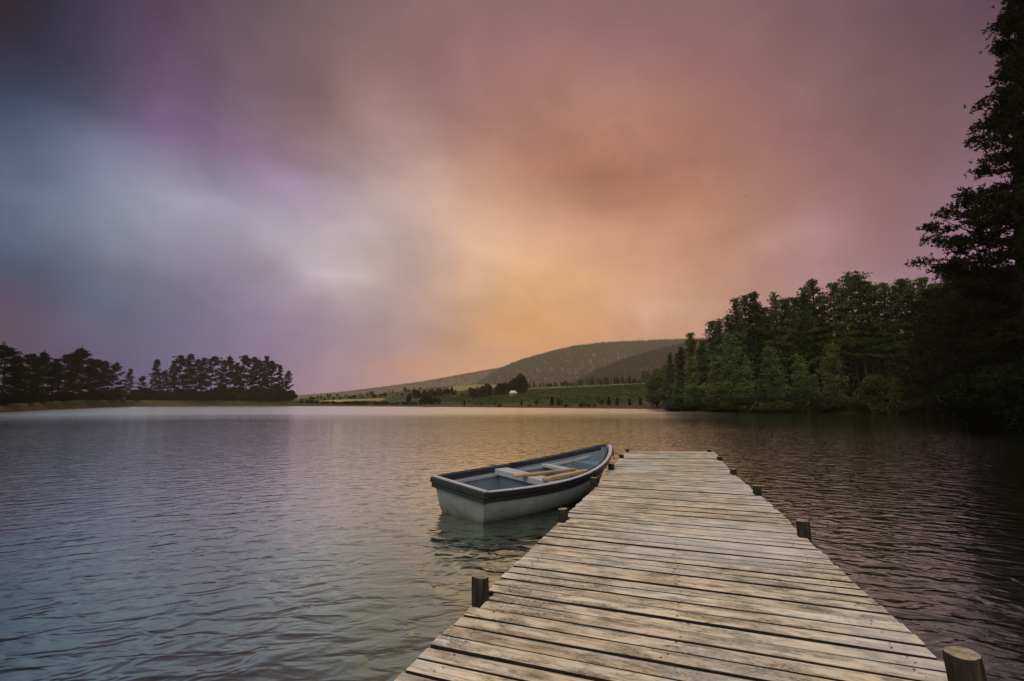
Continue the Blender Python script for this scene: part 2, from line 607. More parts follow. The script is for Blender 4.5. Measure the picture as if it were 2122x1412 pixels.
def mat_water():
    m = NT('lake_water')
    co = m.coord()
    sx = m.n('ShaderNodeSeparateXYZ')
    m.l(co, sx.inputs[0])
    X, Y = sx.outputs[0], sx.outputs[1]
    yy = m.math('ADD', Y, 9.0)
    v = m.math('SQRT', m.math('ADD', m.math('MULTIPLY', X, X), m.math('MULTIPLY', yy, yy)))
    cb = m.n('ShaderNodeCombineXYZ')
    m.l(m.math('MULTIPLY', X, .56), cb.inputs[0])
    m.l(v, cb.inputs[1])
    P = cb.outputs[0]
    big = m.noise(P, 2.0, 3, .5, .4)
    mid = m.noise(P, 5.3, 2, .5, .6)
    sml = m.noise(P, 14.0, 3, .5, .4)
    # open water beyond the sheltered bay is ruffled by the breeze, with gusts
    gn = m.noise(m.vscale(co, (.02, .05, 1)), 1.0, 3, .5)
    gust = m.ramp(gn, [(.35, .6), (.65, 1.15)])
    h = m.math('ADD', m.math('MULTIPLY', big, .016), m.math('ADD', m.math('MULTIPLY', mid, .033), m.math('MULTIPLY', sml, .0026)))
    h = m.math('MULTIPLY', h, gust)
    lee = m.math('MULTIPLY_ADD', m.math('SUBTRACT', X, m.math('MULTIPLY', Y, .33)), -1 / 16, 1.0, clamp=True)   # calm lee of the forest
    h = m.math('MULTIPLY', h, m.math('MULTIPLY_ADD', lee, 0.0, 1.0))
    nb_ = m.n('ShaderNodeBump')
    nb_.inputs['Distance'].default_value = 1.0
    m.l(h, nb_.inputs['Height'])
    rr = m.math('MULTIPLY_ADD', m.math('ADD', v, m.math('MULTIPLY', gn, 46)), 1 / 55, -68 / 55, clamp=True)
    rr = m.math('MULTIPLY', rr, m.math('MULTIPLY_ADD', lee, .88, .12))
    amp = m.math('MULTIPLY_ADD', rr, .10, .010)
    nz = m.n('ShaderNodeTexNoise')
    m.l(P, nz.inputs['Vector'])
    nz.inputs['Scale'].default_value = 9.0
    nz.inputs['Detail'].default_value = 3
    sub = m.n('ShaderNodeVectorMath', operation='SUBTRACT')
    m.l(nz.outputs['Color'], sub.inputs[0])
    sub.inputs[1].default_value = (.5, .5, .5)
    sc_ = m.n('ShaderNodeVectorMath', operation='SCALE')
    m.l(m_scale3(m, sub.outputs[0], (.8, 1.6, 0)), sc_.inputs[0])
    m.l(amp, sc_.inputs['Scale'])
    ad = m.n('ShaderNodeVectorMath', operation='ADD')
    m.l(nb_.outputs[0], ad.inputs[0])
    m.l(sc_.outputs[0], ad.inputs[1])
    no = m.n('ShaderNodeVectorMath', operation='NORMALIZE')
    m.l(ad.outputs[0], no.inputs[0])
    nrm = no.outputs[0]
    fr = m.n('ShaderNodeFresnel')
    fr.inputs['IOR'].default_value = 1.33
    m.l(nrm, fr.inputs['Normal'])
    fac = m.math('MINIMUM', m.math('MULTIPLY_ADD', fr.outputs[0], 2.1, .17), .96)
    gl = m.n('ShaderNodeBsdfGlossy')
    m.l(m.math('MULTIPLY_ADD', rr, .21, .03), gl.inputs['Roughness'])
    m.l(m.mix(m.math('MULTIPLY', fr.outputs[0], 3.0, clamp=True), (.60, .97, .88), (.95, 1.0, .92)), gl.inputs['Color'])
    m.l(nrm, gl.inputs['Normal'])
    df = m.n('ShaderNodeBsdfDiffuse')
    df.inputs['Color'].default_value = (.017, .015, .010, 1)
    mx = m.n('ShaderNodeMixShader')
    m.l(fac, mx.inputs[0])
    m.l(df.outputs[0], mx.inputs[1])
    m.l(gl.outputs[0], mx.inputs[2])
    m.l(mx.outputs[0], m.out.inputs[0])
    return m.mat


def mat_ground():
    m = NT('ground_grass')
    co = m.coord()
    n = m.noise(co, .02, 4, .6, .5)
    n2 = m.noise(m.vscale(co, (1, 1, 1)), .35, 5, .7)
    field = m.ramp(n, [(.35, (.022, .028, .012)), (.48, (.035, .045, .016)), (.56, (.06, .065, .024)), (.68, (.10, .075, .03))])
    c = m.mix(m.ramp(n2, [(.4, .55), (.65, 0.0)]), field, (.025, .03, .014))
    # dry reddish grass and bare earth just over the water line
    z = m.n('ShaderNodeSeparateXYZ')
    m.l(co, z.inputs[0])
    zz = m.math('ADD', z.outputs[2], m.math('MULTIPLY_ADD', n2, 1.2, -.6))
    c = m.mix(m.ramp(m.math('MULTIPLY', zz, .2), [(.10, 1.0), (.30, 0.0)]), c, (.075, .042, .020))
    m.principled(c, .95, .05)
    return m.mat


def mat_hill(name, a, b):
    m = NT(name)
    co = m.coord()
    n = m.noise(co, .006, 5, .65, .4)
    n2 = m.noise(m.vscale(co, (1, 1, .5)), .05, 4, .7)
    c = m.mix(m.ramp(n, [(.4, 0.0), (.62, 1.0)]), a, b)
    c = m.mix(m.ramp(n2, [(.4, .6), (.6, 0.0)]), c, tuple(x * .5 for x in a))
    m.principled(c, .95, .03)
    return m.mat


M = dict(
    deck=mat_wood_deck(), post=mat_post(), post_top=mat_post_top(),
    nail=mat_simple('rusty_nail', (.035, .022, .015), .8),
    plank_side=mat_simple('dark_plank_side', (.035, .030, .024), .95, .05, .4, 8),  # plank sides and undersides far darker than the tops, so gaps read black
    beam=mat_simple('dark_beam_wood', (.10, .08, .06), .9, .1, .5, 4, .004, stretch=(6, 6, 1)),
    hull=mat_paint('pale_hull_paint', (.37, .42, .41), (.24, .25, .21), .6, .5, (.085, .085, .06)),
    black=mat_paint('black_paint', (.020, .021, .024), (.10, .09, .08), .5, .5),
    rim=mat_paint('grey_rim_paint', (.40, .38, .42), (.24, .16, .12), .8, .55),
    dark_rim=mat_paint('dark_blue_rim', (.045, .055, .065), (.16, .14, .13), .5, .6),
    blue=mat_paint('grey_blue_paint', (.12, .165, .205), (.08, .10, .11), .6, .6),
    thwart=mat_paint('pale_grey_seat_paint', (.36, .36, .40), (.25, .27, .30), .4, .55),
    oar_a=mat_simple('pale_bare_wood', (.42, .27, .15), .7, .2, .4, 14, .002, stretch=(6, .6, 6)),
    oar_b=mat_simple('yellow_bare_wood', (.46, .33, .15), .7, .2, .4, 14, .002, stretch=(6, .6, 6)),
    rope=mat_simple('orange_rope', (.42, .20, .07), .9, .1, .4, 60),
    bark=mat_simple('pine_bark', (.050, .042, .034), .95, .05, .5, 2, 0, stretch=(3, 3, .5)),
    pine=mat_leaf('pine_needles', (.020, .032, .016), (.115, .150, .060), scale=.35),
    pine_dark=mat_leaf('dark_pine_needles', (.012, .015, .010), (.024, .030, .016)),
    young=mat_leaf('young_pine_needles', (.050, .075, .030), (.22, .27, .105), scale=.6),
    bush=mat_leaf('shrub_leaves', (.035, .05, .025), (.10, .12, .06), scale=.9),
    broad=mat_leaf('broad_leaves', (.045, .065, .022), (.15, .18, .055)),
    midleaf=mat_leaf('copse_leaves', (.025, .030, .013), (.080, .078, .030), scale=.3),
    rust=mat_leaf('rusty_needles', (.05, .035, .02), (.13, .075, .04)),
    water=mat_water(), ground=mat_ground(),
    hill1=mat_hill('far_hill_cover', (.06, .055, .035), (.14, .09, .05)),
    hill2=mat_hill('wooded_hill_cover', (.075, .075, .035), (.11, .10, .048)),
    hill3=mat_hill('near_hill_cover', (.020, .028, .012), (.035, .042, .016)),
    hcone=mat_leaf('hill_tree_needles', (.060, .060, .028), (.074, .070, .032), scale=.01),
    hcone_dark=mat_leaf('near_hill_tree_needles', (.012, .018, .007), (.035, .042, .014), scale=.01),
    vine=mat_leaf('vine_leaves', (.042, .055, .018), (.095, .108, .034), scale=.05),
    field=mat_simple('pale_crop', (.22, .22, .08), .95, .05, .3, .05),
    dry=mat_simple('dry_field', (.36, .24, .10), .95, .05, .3, .05),
    white=mat_simple('white_wall', (.50, .48, .45), .8, .2, .1, 2),
    roof=mat_simple('pale_roof', (.50, .48, .46), .8, .2, .1, 2),
    bird=mat_simple('dark_feathers', (.03, .03, .03), .8),
)

# ------------------------------------------------------------------ ground, lake, hills
TPX = [-600, -200, 0, 100, 200, 280, 450, 612, 760, 880, 1100, 1370, 1386, 1500, 1700, 1900, 2122, 2400, 2800]
TY = [45, 62, 85, 127, 204, 307, 370, 386, 340, 280, 204, 146, 104, 92, 90, 77, 64, 50, 38]
AZT = [-180, -140, -100, -76] + [math.degrees(math.atan((p - 1061) / 1008.7)) for p in TPX] + [76, 100, 140, 180]
RT = [10, 25, 55, 75] + [y * math.hypot(1, (p - 1061) / 1008.7) for p, y in zip(TPX, TY)] + [66, 48, 22, 10]
CR5 = ([-600, 500, 612, 700, 800, 900, 1000, 1100, 1200, 1300, 1380, 1420, 2800], [834, 834, 834, 830, 827, 819, 811, 805, 801, 796, 793, 800, 800])
CR10 = ([-600, 500, 612, 700, 800, 900, 980, 1050, 1200, 1400, 2800], [836, 836, 828, 822, 815, 803, 796, 798, 800, 795, 795])


def ground_arrays(az, r):
    """az degrees, r metres (arrays) -> z"""
    rs = np.interp(az, AZT, RT)
    u = np.tan(np.radians(np.clip(az, -60, 60)))
    px = 1061 + 1008.7 * u
    ca = np.cos(np.radians(np.clip(az, -60, 60)))
    ys = rs * ca
    bank = np.interp(px, [-600, 0, 280, 612, 700, 900, 1370, 1390, 2800], [.9, 1.2, 4.2, 4.4, 1.6, .8, .8, .9, .9])
    bw = np.interp(px, [-600, 0, 280, 612, 700, 900, 1370, 1390, 2800], [9, 9, 16, 18, 10, 7, 6, 4, 4])
    zc5 = H + 500 * (131 - (np.interp(px, *CR5) - 706) * .9914) / 1008.0
    zc10 = H + 1000 * (131 - (np.interp(px, *CR10) - 706) * .9914) / 1008.0
    r5 = 500 / ca
    r10 = 1000 / ca
    z = np.empty_like(r)
    d = r - rs
    z = np.where(d < 0, np.maximum(-2.2, d * .22), 0)
    f = np.clip(d / bw, 0, 1)
    z = np.where(d >= 0, bank * f, z)
    inl = d > bw
    t5 = np.clip((r - rs - bw) / np.maximum(r5 - rs - bw, 1), 0, 1)
    z = np.where(inl, bank + (zc5 - bank) * t5 ** .9, z)
    t10 = np.clip((r - r5) / (r10 - r5), 0, 1)
    z = np.where(inl & (r > r5), zc5 + (zc10 - zc5) * t10, z)
    tf = np.clip((r - r10) / 3500, 0, 1)
    z = np.where(r > r10, zc10 * (1 - tf), z)
    z = np.where(inl, z + .25 * np.sin(r * .11 + az * 1.7) * np.clip((d - bw) / 20, 0, 1), z)
    return z


def gz(x, y):
    az = math.degrees(math.atan2(x, y))
    return float(ground_arrays(np.array([az]), np.array([math.hypot(x, y)]))[0])


azs = np.unique(np.concatenate([np.arange(-180, -62, 3), np.arange(-62, 62, .3), np.arange(62, 181, 3)]))
rs_ = np.concatenate([[1.0], np.arange(5, 130, 1.5), np.geomspace(131, 1500, 150), np.geomspace(1600, 4300, 8)])
A, R = np.meshgrid(azs, rs_)
Zg = ground_arrays(A, R)
V = np.stack([R * np.sin(np.radians(A)), R * np.cos(np.radians(A)), Zg], -1).reshape(-1, 3)
nA = len(azs)
ii, jj = np.meshgrid(np.arange(len(rs_) - 1), np.arange(nA - 1), indexing='ij')
b0 = (ii * nA + jj).ravel()
F = np.stack([b0, b0 + 1, b0 + nA + 1, b0 + nA], -1)
V[:, 0] = np.maximum(V[:, 0], -1880)
ground = link('ground', mesh_np('ground', V, F, True), M['ground'])
tag(ground, 'grassy banks and fields round the lake', kind='structure')

# the lake: rings of water out to the shore
wr = np.concatenate([[.5], np.geomspace(1.5, 450, 30)])
wa = np.radians(np.arange(-180, 181, 5))
WA, WR = np.meshgrid(wa, wr)
V = np.stack([WR * np.sin(WA), WR * np.cos(WA), np.zeros_like(WA)], -1).reshape(-1, 3)
nW = len(wa)
ii, jj = np.meshgrid(np.arange(len(wr) - 1), np.arange(nW - 1), indexing='ij')
b0 = (ii * nW + jj).ravel()
F = np.stack([b0, b0 + 1, b0 + nW + 1, b0 + nW], -1)
cap = np.array([(0, 0, 0)])
V = np.concatenate([V, cap])
Fc = [(j + 1, j, len(V) - 1, len(V) - 1) for j in range(nW - 1)]
me = bpy.data.meshes.new('lake')
me.from_pydata(V.tolist(), [], [tuple(int(q) for q in f_) for f_ in F] + [(j, len(V) - 1, j + 1) for j in range(nW - 1)])
me.update()
lake = link('lake', me, M['water'])
tag(lake, 'rippled lake water', kind='structure')


def hill(label, pts, Yb, Yr, mat, zb_px=838):
    pxs = np.arange(pts[0][0], pts[-1][0] + 1, 8.0)
    ry = np.interp(pxs, [p[0] for p in pts], [p[1] for p in pts])
    zr = H + Yr * (131 - (ry - 706) * .9914) / (991.4 + (ry - 706) * .131)
    rows = []
    rng = np.random.default_rng(int(Yr))
    prof = [(0, -.02), (.12, .03), (.3, .16), (.5, .38), (.7, .66), (.85, .86), (.95, .97), (1.0, 1.0), (1.1, .97), (1.2, .8), (1.4, .2), (1.5, -.05)]
    for t, hz in prof:
        Y = Yb + (Yr - Yb) * t
        X = (pxs - 1061) / 1008.7 * Y
        wob = np.sin(pxs * .021 + t * 5) * .04 + np.sin(pxs * .006 + t * 9) * .05
        z = zr * (hz + wob * np.clip(4 * t * (1 - t), 0, 1) * .6)
        rows.append(np.stack([X, np.full_like(X, Y), z], -1))
    P = np.array(rows)
    V = P.reshape(-1, 3)
    C = P.shape[1]
    ii, jj = np.meshgrid(np.arange(P.shape[0] - 1), np.arange(C - 1), indexing='ij')
    b = (ii * C + jj).ravel()
    F = np.stack([b, b + 1, b + C + 1, b + C], -1)
    o = link('hill', mesh_np('hill', V, F, True), mat)
    tag(o, label, kind='structure')
    return P


HA = hill('long low ridge fading to the left', [(560, 837), (612, 823), (700, 816), (760, 809), (800, 803), (850, 797), (900, 789), (950, 780), (1000, 771), (1040, 764), (1100, 758), (1250, 752)], 2300, 3400, M['hill1'])
HB = hill('broad wooded hill behind the vineyard', [(950, 836), (975, 812), (1000, 792), (1030, 773), (1065, 757), (1100, 746), (1150, 732), (1190, 723), (1260, 715), (1340, 712), (1430, 708), (1600, 700), (2000, 692), (2500, 700)], 1250, 2400, M['hill2'])
HC = hill('nearer wooded shoulder beside the pine forest', [(1130, 836), (1165, 812), (1200, 792), (1250, 769), (1300, 749), (1350, 735), (1400, 723), (1500, 705), (1700, 690), (2300, 700)], 900, 1500, M['hill3'])


def cones(P, n, hh, ww, seed, label, ridge, mat='hcone'):
    """little conifers all over a hillside"""
    rng = np.random.default_rng(seed)
    R_, C_ = P.shape[0], P.shape[1]
    i = rng.uniform(0, 7.05, n)
    k = int(n * ridge)
    i[:k] = rng.uniform(6.6, 7.3, k)
    j = rng.uniform(0, C_ - 1.001, n)
    i0, j0 = i.astype(int), j.astype(int)
    a, b = (i - i0)[:, None], (j - j0)[:, None]
    c = P[i0, j0] * (1 - a) * (1 - b) + P[i0 + 1, j0] * a * (1 - b) + P[i0, j0 + 1] * (1 - a) * b + P[i0 + 1, j0 + 1] * a * b
    keep = c[:, 2] > 4
    c = c[keep]
    n = len(c)
    h = rng.uniform(.55, 1.25, n) * hh
    w = rng.uniform(.7, 1.2, n) * ww
    V, F = [], []
    ang = np.arange(5) * 2 * math.pi / 5
    base = np.stack([np.cos(ang), np.sin(ang), np.zeros(5)], -1)
    vb = c[:, None, :] + base[None] * w[:, None, None]
    vb[:, :, 2] -= 1
    vt = c.copy()
    vt[:, 2] += h
    V = np.concatenate([vb, vt[:, None]], 1).reshape(-1, 3)
    o = np.arange(n)[:, None] * 6
    F = np.concatenate([np.stack([o[:, 0] + q, o[:, 0] + (q + 1) % 5, o[:, 0] + 5], -1) for q in range(5)])
    ob = link('distant_forest', mesh_np('distant_forest', V, F), M[mat])
    tag(ob, label, 'forest', kind='stuff')


cones(HA, 5000, 12, 6, 1, 'scrubby trees thinly covering the far low ridge', .25)
cones(HB, 26000, 17, 5.5, 2, 'conifer plantation covering the broad hazy hill', .06)
cones(HC, 15000, 13, 4.0, 3, 'darker conifers covering the near shoulder of the hill', .05, 'hcone_dark')


# ------------------------------------------------------------------ foliage generators (numpy)
def tufts(C, D, length, width, m, rng, spread=.9, up=.25):
    """m slender leaves at each centre C pointing about D"""
    n = len(C)
    C = np.repeat(C, m, 0)
    D = np.repeat(D, m, 0)
    L = np.repeat(length, m) * rng.uniform(.6, 1.15, n * m) if np.ndim(length) else length * rng.uniform(.6, 1.15, n * m)
    d = D + rng.normal(0, spread, D.shape)
    d[:, 2] += up
    d /= np.linalg.norm(d, axis=1)[:, None] + 1e-9
    s = np.cross(d, rng.normal(0, 1, D.shape))
    s /= np.linalg.norm(s, axis=1)[:, None] + 1e-9
    w = width * rng.uniform(.7, 1.3, n * m)
    a = C - s * w[:, None] * .35
    b = C + s * w[:, None] * .35
    mid = C + d * L[:, None] * .55
    t = C + d * L[:, None]
    V = np.stack([a, mid - s * w[:, None] * .5, t, mid + s * w[:, None] * .5], 1).reshape(-1, 3)
    o = np.arange(n * m) * 4
    F = np.stack([o, o + 1, o + 2, o + 3], -1)
    return V, F


def pine_data(name, seed, Ht, cb, prof, nb, per, m, leaf, wid, pad=.9, flat=.3, droop=.0, up0=.1, trunk_r=.28, lean=.0, mats=None, inner=.3, lv=(.62, 1.12)):
    """a pine: tapering trunk with limbs, crown of needle sprays set in pads along the limbs"""
    rng = np.random.default_rng(seed)
    mb = MB()
    ph = rng.uniform(0, 6.28)

    def tr(z):
        q = z / Ht
        return np.array([lean * Ht * q * q + .15 * math.sin(q * 5 + ph) * q, .12 * math.sin(q * 4 + ph * 2) * q, z])
    zs = np.linspace(-.6, Ht * .97, 12)
    mb.tube([tr(z) for z in zs], [trunk_r * (1.15 - z / Ht) ** .9 + .02 for z in zs], 7)
    Cs, Ds = [], []
    for k in range(nb):
        q = cb + (1 - cb) * ((k + rng.uniform(0, 1)) / nb) ** .92
        z = q * Ht
        qq = (q - cb) / (1 - cb)
        Lb = prof(qq) * rng.uniform(*lv)
        az = k * 2.39996 + rng.normal(0, .35)
        e = up0 + .75 * qq ** 2 - droop * (1 - qq) + rng.normal(0, .12)
        d = np.array([math.cos(az) * math.cos(e), math.sin(az) * math.cos(e), math.sin(e)])
        p0 = tr(z)
        bend = rng.uniform(.05, .22)
        ts = np.linspace(0, 1, 5)
        pts = [p0 + d * Lb * t + np.array([0, 0, bend * Lb * (t * t - .25 * t)]) for t in ts]
        r0 = max(.015, trunk_r * .34 * (1 - q * .7))
        mb.tube(pts, [r0 * (1 - t * .8) for t in ts], 4, caps=False)
        side = np.array([-d[1], d[0], 0])
        side /= np.linalg.norm(side) + 1e-9
        # side twigs carry the pads
        npad = max(2, int(Lb / (pad * .8)))
        for s_ in range(npad):
            t = inner + (1 - inner) * (s_ + rng.uniform(.2, 1)) / npad
            c = p0 + d * Lb * t + np.array([0, 0, bend * Lb * (t * t - .25 * t)])
            off = side * rng.normal(0, .32) * Lb * (.35 + .4 * (1 - abs(t - .6)))
            c2 = c + off
            n = max(3, int(per * rng.uniform(.6, 1.3)))
            g = rng.normal(0, 1, (n, 3)) * np.array([1, 1, flat]) * pad * .5
            Cs.append(c2 + g)
            dd = g * .8 + d * .6 + np.array([0, 0, .35])
            Ds.append(dd)
    # top spray
    n = per * 2
    g = rng.normal(0, 1, (n, 3)) * np.array([.35, .35, .6]) * pad
    Cs.append(tr(Ht * .97) + g)
    Ds.append(g + np.array([0, 0, .8]))
    Cc = np.concatenate(Cs)
    Dd = np.concatenate(Ds)
    Dd /= np.linalg.norm(Dd, axis=1)[:, None] + 1e-9
    V, F = tufts(Cc, Dd, leaf, wid, m, rng, .75)
    crown = mesh_np(name + '_crown', V, F)
    tm = bpy.data.meshes.new(name + '_trunk')
    tm.from_pydata(mb.v, [], mb.f)
    tm.polygons.foreach_set('use_smooth', [True] * len(mb.f))
    tm.update()
    crown.materials.append(mats[0])
    tm.materials.append(mats[1])
    return tm, crown, Ht


def shrub_data(name, seed, r, h, n, leaf, mats, trunk=0.0, lobes=7, m=5, squash=.75):
    rng = np.random.default_rng(seed)
    Cs, Ds = [], []
    mb = MB()
    c0 = np.array([0, 0, trunk + (h - trunk) * .5])
    for k in range(lobes):
        a = rng.uniform(0, 6.28)
        rr = r * rng.uniform(.15, .62)
        c = c0 + np.array([math.cos(a) * rr, math.sin(a) * rr, (h - trunk) * rng.uniform(-.28, .3)])
        rad = r * rng.uniform(.38, .62)
        p = rng.normal(0, 1, (n // lobes, 3))
        p /= np.linalg.norm(p, axis=1)[:, None]
        q = p * (rad * rng.uniform(.45, 1.08, len(p)) ** .6)[:, None] * np.array([1, 1, squash * (h - trunk) / (2 * r) * 1.5])
        Cs.append(c + q)
        Ds.append(p)
        st = np.array([0, 0, 0.0])
        mb.tube([(0, 0, -.3), (c[0] * .3, c[1] * .3, c[2] * .5), tuple(c)], [max(.03, r * .035), max(.02, r * .022), .01], 5, caps=False)
    Cc = np.concatenate(Cs)
    Dd = np.concatenate(Ds)
    ok = Cc[:, 2] > .02
    V, F = tufts(Cc[ok], Dd[ok], leaf, leaf * .5, m, rng, .8, .2)
    crown = mesh_np(name + '_crown', V, F)
    tm = bpy.data.meshes.new(name + '_trunk')
    tm.from_pydata(mb.v, [], mb.f)
    tm.update()
    crown.materials.append(mats[0])
    tm.materials.append(mats[1])
    return tm, crown, h


def put(name, data, x, y, height, label, cat, group=None, rz=None, wide=1.0, crown_name='crown', z=None, crown_mat=None):
    tm, cr, h0 = data
    s = height / h0
    o = empty(name, (x, y, gz(x, y) - .05 if z is None else z), (0, 0, random.uniform(0, 6.28) if rz is None else rz))
    o.scale = (s * wide, s * wide, s)
    tag(o, label, cat, group)
    t = bpy.data.objects.new('trunk', tm)
    COL.objects.link(t)
    t.parent = o
    c = bpy.data.objects.new(crown_name, cr)
    COL.objects.link(c)
    c.parent = o
    if crown_mat:
        c.material_slots[0].link = 'OBJECT'
        c.material_slots[0].material = crown_mat
    return o


random.seed(5)
bark = M['bark']
# tall forest pines, 24 m
fprof = [lambda q: 2.7 * (1 - q) ** .6 * (.55 + .6 * math.sin(min(1, q * 1.6 + .25) * 2.4)) + .6,
         lambda q: 2.6 * (1 - q ** 2.2) + .6,
         lambda q: 3.0 * (1 - q) ** .8 + .6,
         lambda q: 2.3 * (1 - q ** 1.5) + .6]
PINES = [pine_data('tall_pine', 10 + k, 24, [.22, .38, .15, .30, .45][k], fprof[k % 4], [62, 48, 70, 52, 42][k], [11, 10, 10, 11, 12][k], 6, .50, .13,
                   pad=[.75, .8, .7, .7, .85][k], flat=[.35, .3, .4, .35, .28][k], mats=(M['pine'], bark), lv=(.5, 1.25)) for k in range(5)]
# pines of the left grove: flat layered pads, crooked
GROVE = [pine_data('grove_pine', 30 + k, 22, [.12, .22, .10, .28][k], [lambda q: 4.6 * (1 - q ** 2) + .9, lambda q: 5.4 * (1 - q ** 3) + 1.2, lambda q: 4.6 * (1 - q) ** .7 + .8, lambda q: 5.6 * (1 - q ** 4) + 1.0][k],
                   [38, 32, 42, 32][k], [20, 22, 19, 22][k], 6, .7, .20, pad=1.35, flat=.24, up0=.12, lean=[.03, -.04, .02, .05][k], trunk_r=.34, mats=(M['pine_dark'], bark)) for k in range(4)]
YOUNG = [pine_data('young_pine', 50 + k, 11, .06, [lambda q: 2.2 * (1 - q ** 2.2) + .3, lambda q: 1.8 * (1 - q ** 2.6) + .35, lambda q: 2.5 * (1 - q ** 1.5) + .3][k], 70, 13, 7, .40, .085,
                   pad=.75, flat=.7, up0=.6, trunk_r=.14, inner=.3, lv=(.35, 1.35), mats=(M['young'], bark)) for k in range(3)]
SHRUB = [shrub_data('shrub', 70 + k, 2.4, [2.6, 3.2, 2.2][k], 4200, .17, (M['bush'], bark), 0, [7, 9, 8][k]) for k in range(3)]
BROAD = [shrub_data('broadleaf', 80 + k, 3.6, 9, 3600, .42, (M['broad'], bark), 2.0, [12, 10][k], squash=.9) for k in range(2)]
LOWT = [shrub_data('field_tree', 90 + k, 3.0, [8, 6.5, 9][k], 1300, .7, (M['midleaf'], bark), 1.0, 9, squash=.95) for k in range(3)]
SAPL = [shrub_data('sapling', 95 + k, .8, [3.0, 3.4][k], 420, .32, (M['bush'], bark), .7, 6, squash=1.1) for k in range(2)]
CONI = [pine_data('slim_conifer', 99, 6, .05, lambda q: 1.15 * (1 - q) ** .8 + .1, 46, 8, 6, .36, .12, pad=.5, flat=.5, mats=(M['pine_dark'], bark))]


# ------------------------------------------------------------------ right-hand forest
def ftop(px):
    return float(np.interp(px, [1385, 1402, 1440, 1470, 1500, 1540, 1580, 1640, 1700, 1760, 1830, 1900, 1960, 2040, 2122, 2400], [735, 712, 692, 700, 645, 632, 618, 612, 590, 592, 574, 592, 582, 570, 560, 520]))


def shoreY(px):
    return float(np.interp(px, TPX, TY))


row = 0
px = 1392
rng = random.Random(11)
front = []
while px < 2330:
    Y = shoreY(px) + rng.uniform(4, 8)
    top = ftop(px) + rng.uniform(-12, 26)
    x = x_at(px, Y)
    h = z_at(top, Y) - gz(x, Y)
    k = rng.randrange(5)
    if px < 1400:
        lab = 'leftmost dark pine at the tip of the forested point, leaning over the water'
    elif px < 1416:
        lab = 'pine with rust-brown dying needles near the tip of the forested point'
    elif 1490 < px < 1512 and not any('stands clear' in f_ for f_ in front):
        lab = 'first tall pine of the point whose round top stands clear of lower neighbours'
    else:
        lab = 'tall dark green pine in the front row of the forest on the point'
    front.append(lab)
    put('pine_tree', PINES[k], x, Y, h, lab, 'pine tree', 'tall pines in the front row of the forest', wide=rng.uniform(.9, 1.15), crown_mat=M['rust'] if 'rust' in lab else None)
    px += rng.uniform(15, 25) * (1.0 if px < 1900 else 1.3)
for back in range(2):
    px = 1408 + back * 12
    while px < 2330:
        Y = shoreY(px) + 14 + back * 9 + rng.uniform(-2, 3)
        top = ftop(px) + rng.uniform(14, 55) + (70 if 1700 < px < 1940 else 0)
        x = x_at(px, Y)
        h = z_at(top, Y) - gz(x, Y)
        put('pine_tree', PINES[rng.randrange(5)], x, Y, h, 'dark pine standing deep inside the forest behind the front row', 'pine tree', 'pines inside the forest', wide=rng.uniform(.95, 1.25))
        px += rng.uniform(26, 42)
px = 1404
while px < 2250:
    Y = shoreY(px) + 12 + rng.uniform(-2, 4)
    put('bush', SHRUB[rng.randrange(3)], x_at(px, Y), Y, rng.uniform(3.5, 5.5), 'shaded undergrowth bush between the trunks inside the forest', 'bush', 'undergrowth bushes inside the forest', wide=1.4)
    px += rng.uniform(24, 34)
# lower, brighter young pines along the front
YP = [(1440, 745, 'slender'), (1487, 742, 'narrow'), (1548, 748, 'broad'), (1600, 728, 'tall'), (1622, 778, 'short'), (1662, 742, 'wide bright'), (1733, 720, 'tallest bright'), (1405, 790, 'small'), (1520, 700, 'high loose'), (1690, 780, 'stubby'), (1950, 740, 'dim'), (1570, 790, 'little')]
YL = ['slender grey-green young pine near the left end of the forest front', 'narrow young pine with a rounded top left of the broad one', 'broad bushy young pine in front of the dark trunks',
      'tall soft green young pine with drooping sides mid-forest', 'short young pine below the tall soft green one', 'wide bright green young pine with two pointed tops',
      'tallest bright green conical young pine, standing alone against dark forest', 'small dark young pine closest to the tip of the point',
      'loose pale green young pine reaching high between dark crowns', 'stubby young pine at the right foot of the wide bright one', 'dim young pine in the shaded right part of the forest',
      'little young pine low over the shoreline bushes']
for (px, top, _), lab in zip(YP, YL):
    Y = shoreY(px) + 1.8
    x = x_at(px, Y)
    put('young_pine', YOUNG[rng.randrange(3)], x, Y, z_at(top, Y) - gz(x, Y), lab, 'young pine', 'young pines along the forest front', wide=1.05)
# shoreline bushes
px = 1396
n = 0
while px < 2300:
    Y = shoreY(px) + .6 + rng.uniform(0, 1)
    x = x_at(px, Y)
    put('bush', SHRUB[rng.randrange(3)], x, Y, rng.uniform(1.8, 3.6), 'low leafy bush hanging over the water below the forest', 'bush', 'bushes along the forest shoreline', wide=rng.uniform(1.0, 1.5))
    px += rng.uniform(17, 32)
Y = shoreY(1835) - .2
put('bush', SHRUB[1], x_at(1832, Y), Y, 6.2, 'large pale round bush, tallest of the shoreline bushes, at the water edge', 'bush', wide=.85, crown_name='crown')
put('bush', SHRUB[0], x_at(1660, shoreY(1660)), shoreY(1660), 4.2, 'wide grey-green bush at the water below the two-topped young pine', 'bush', wide=1.2)

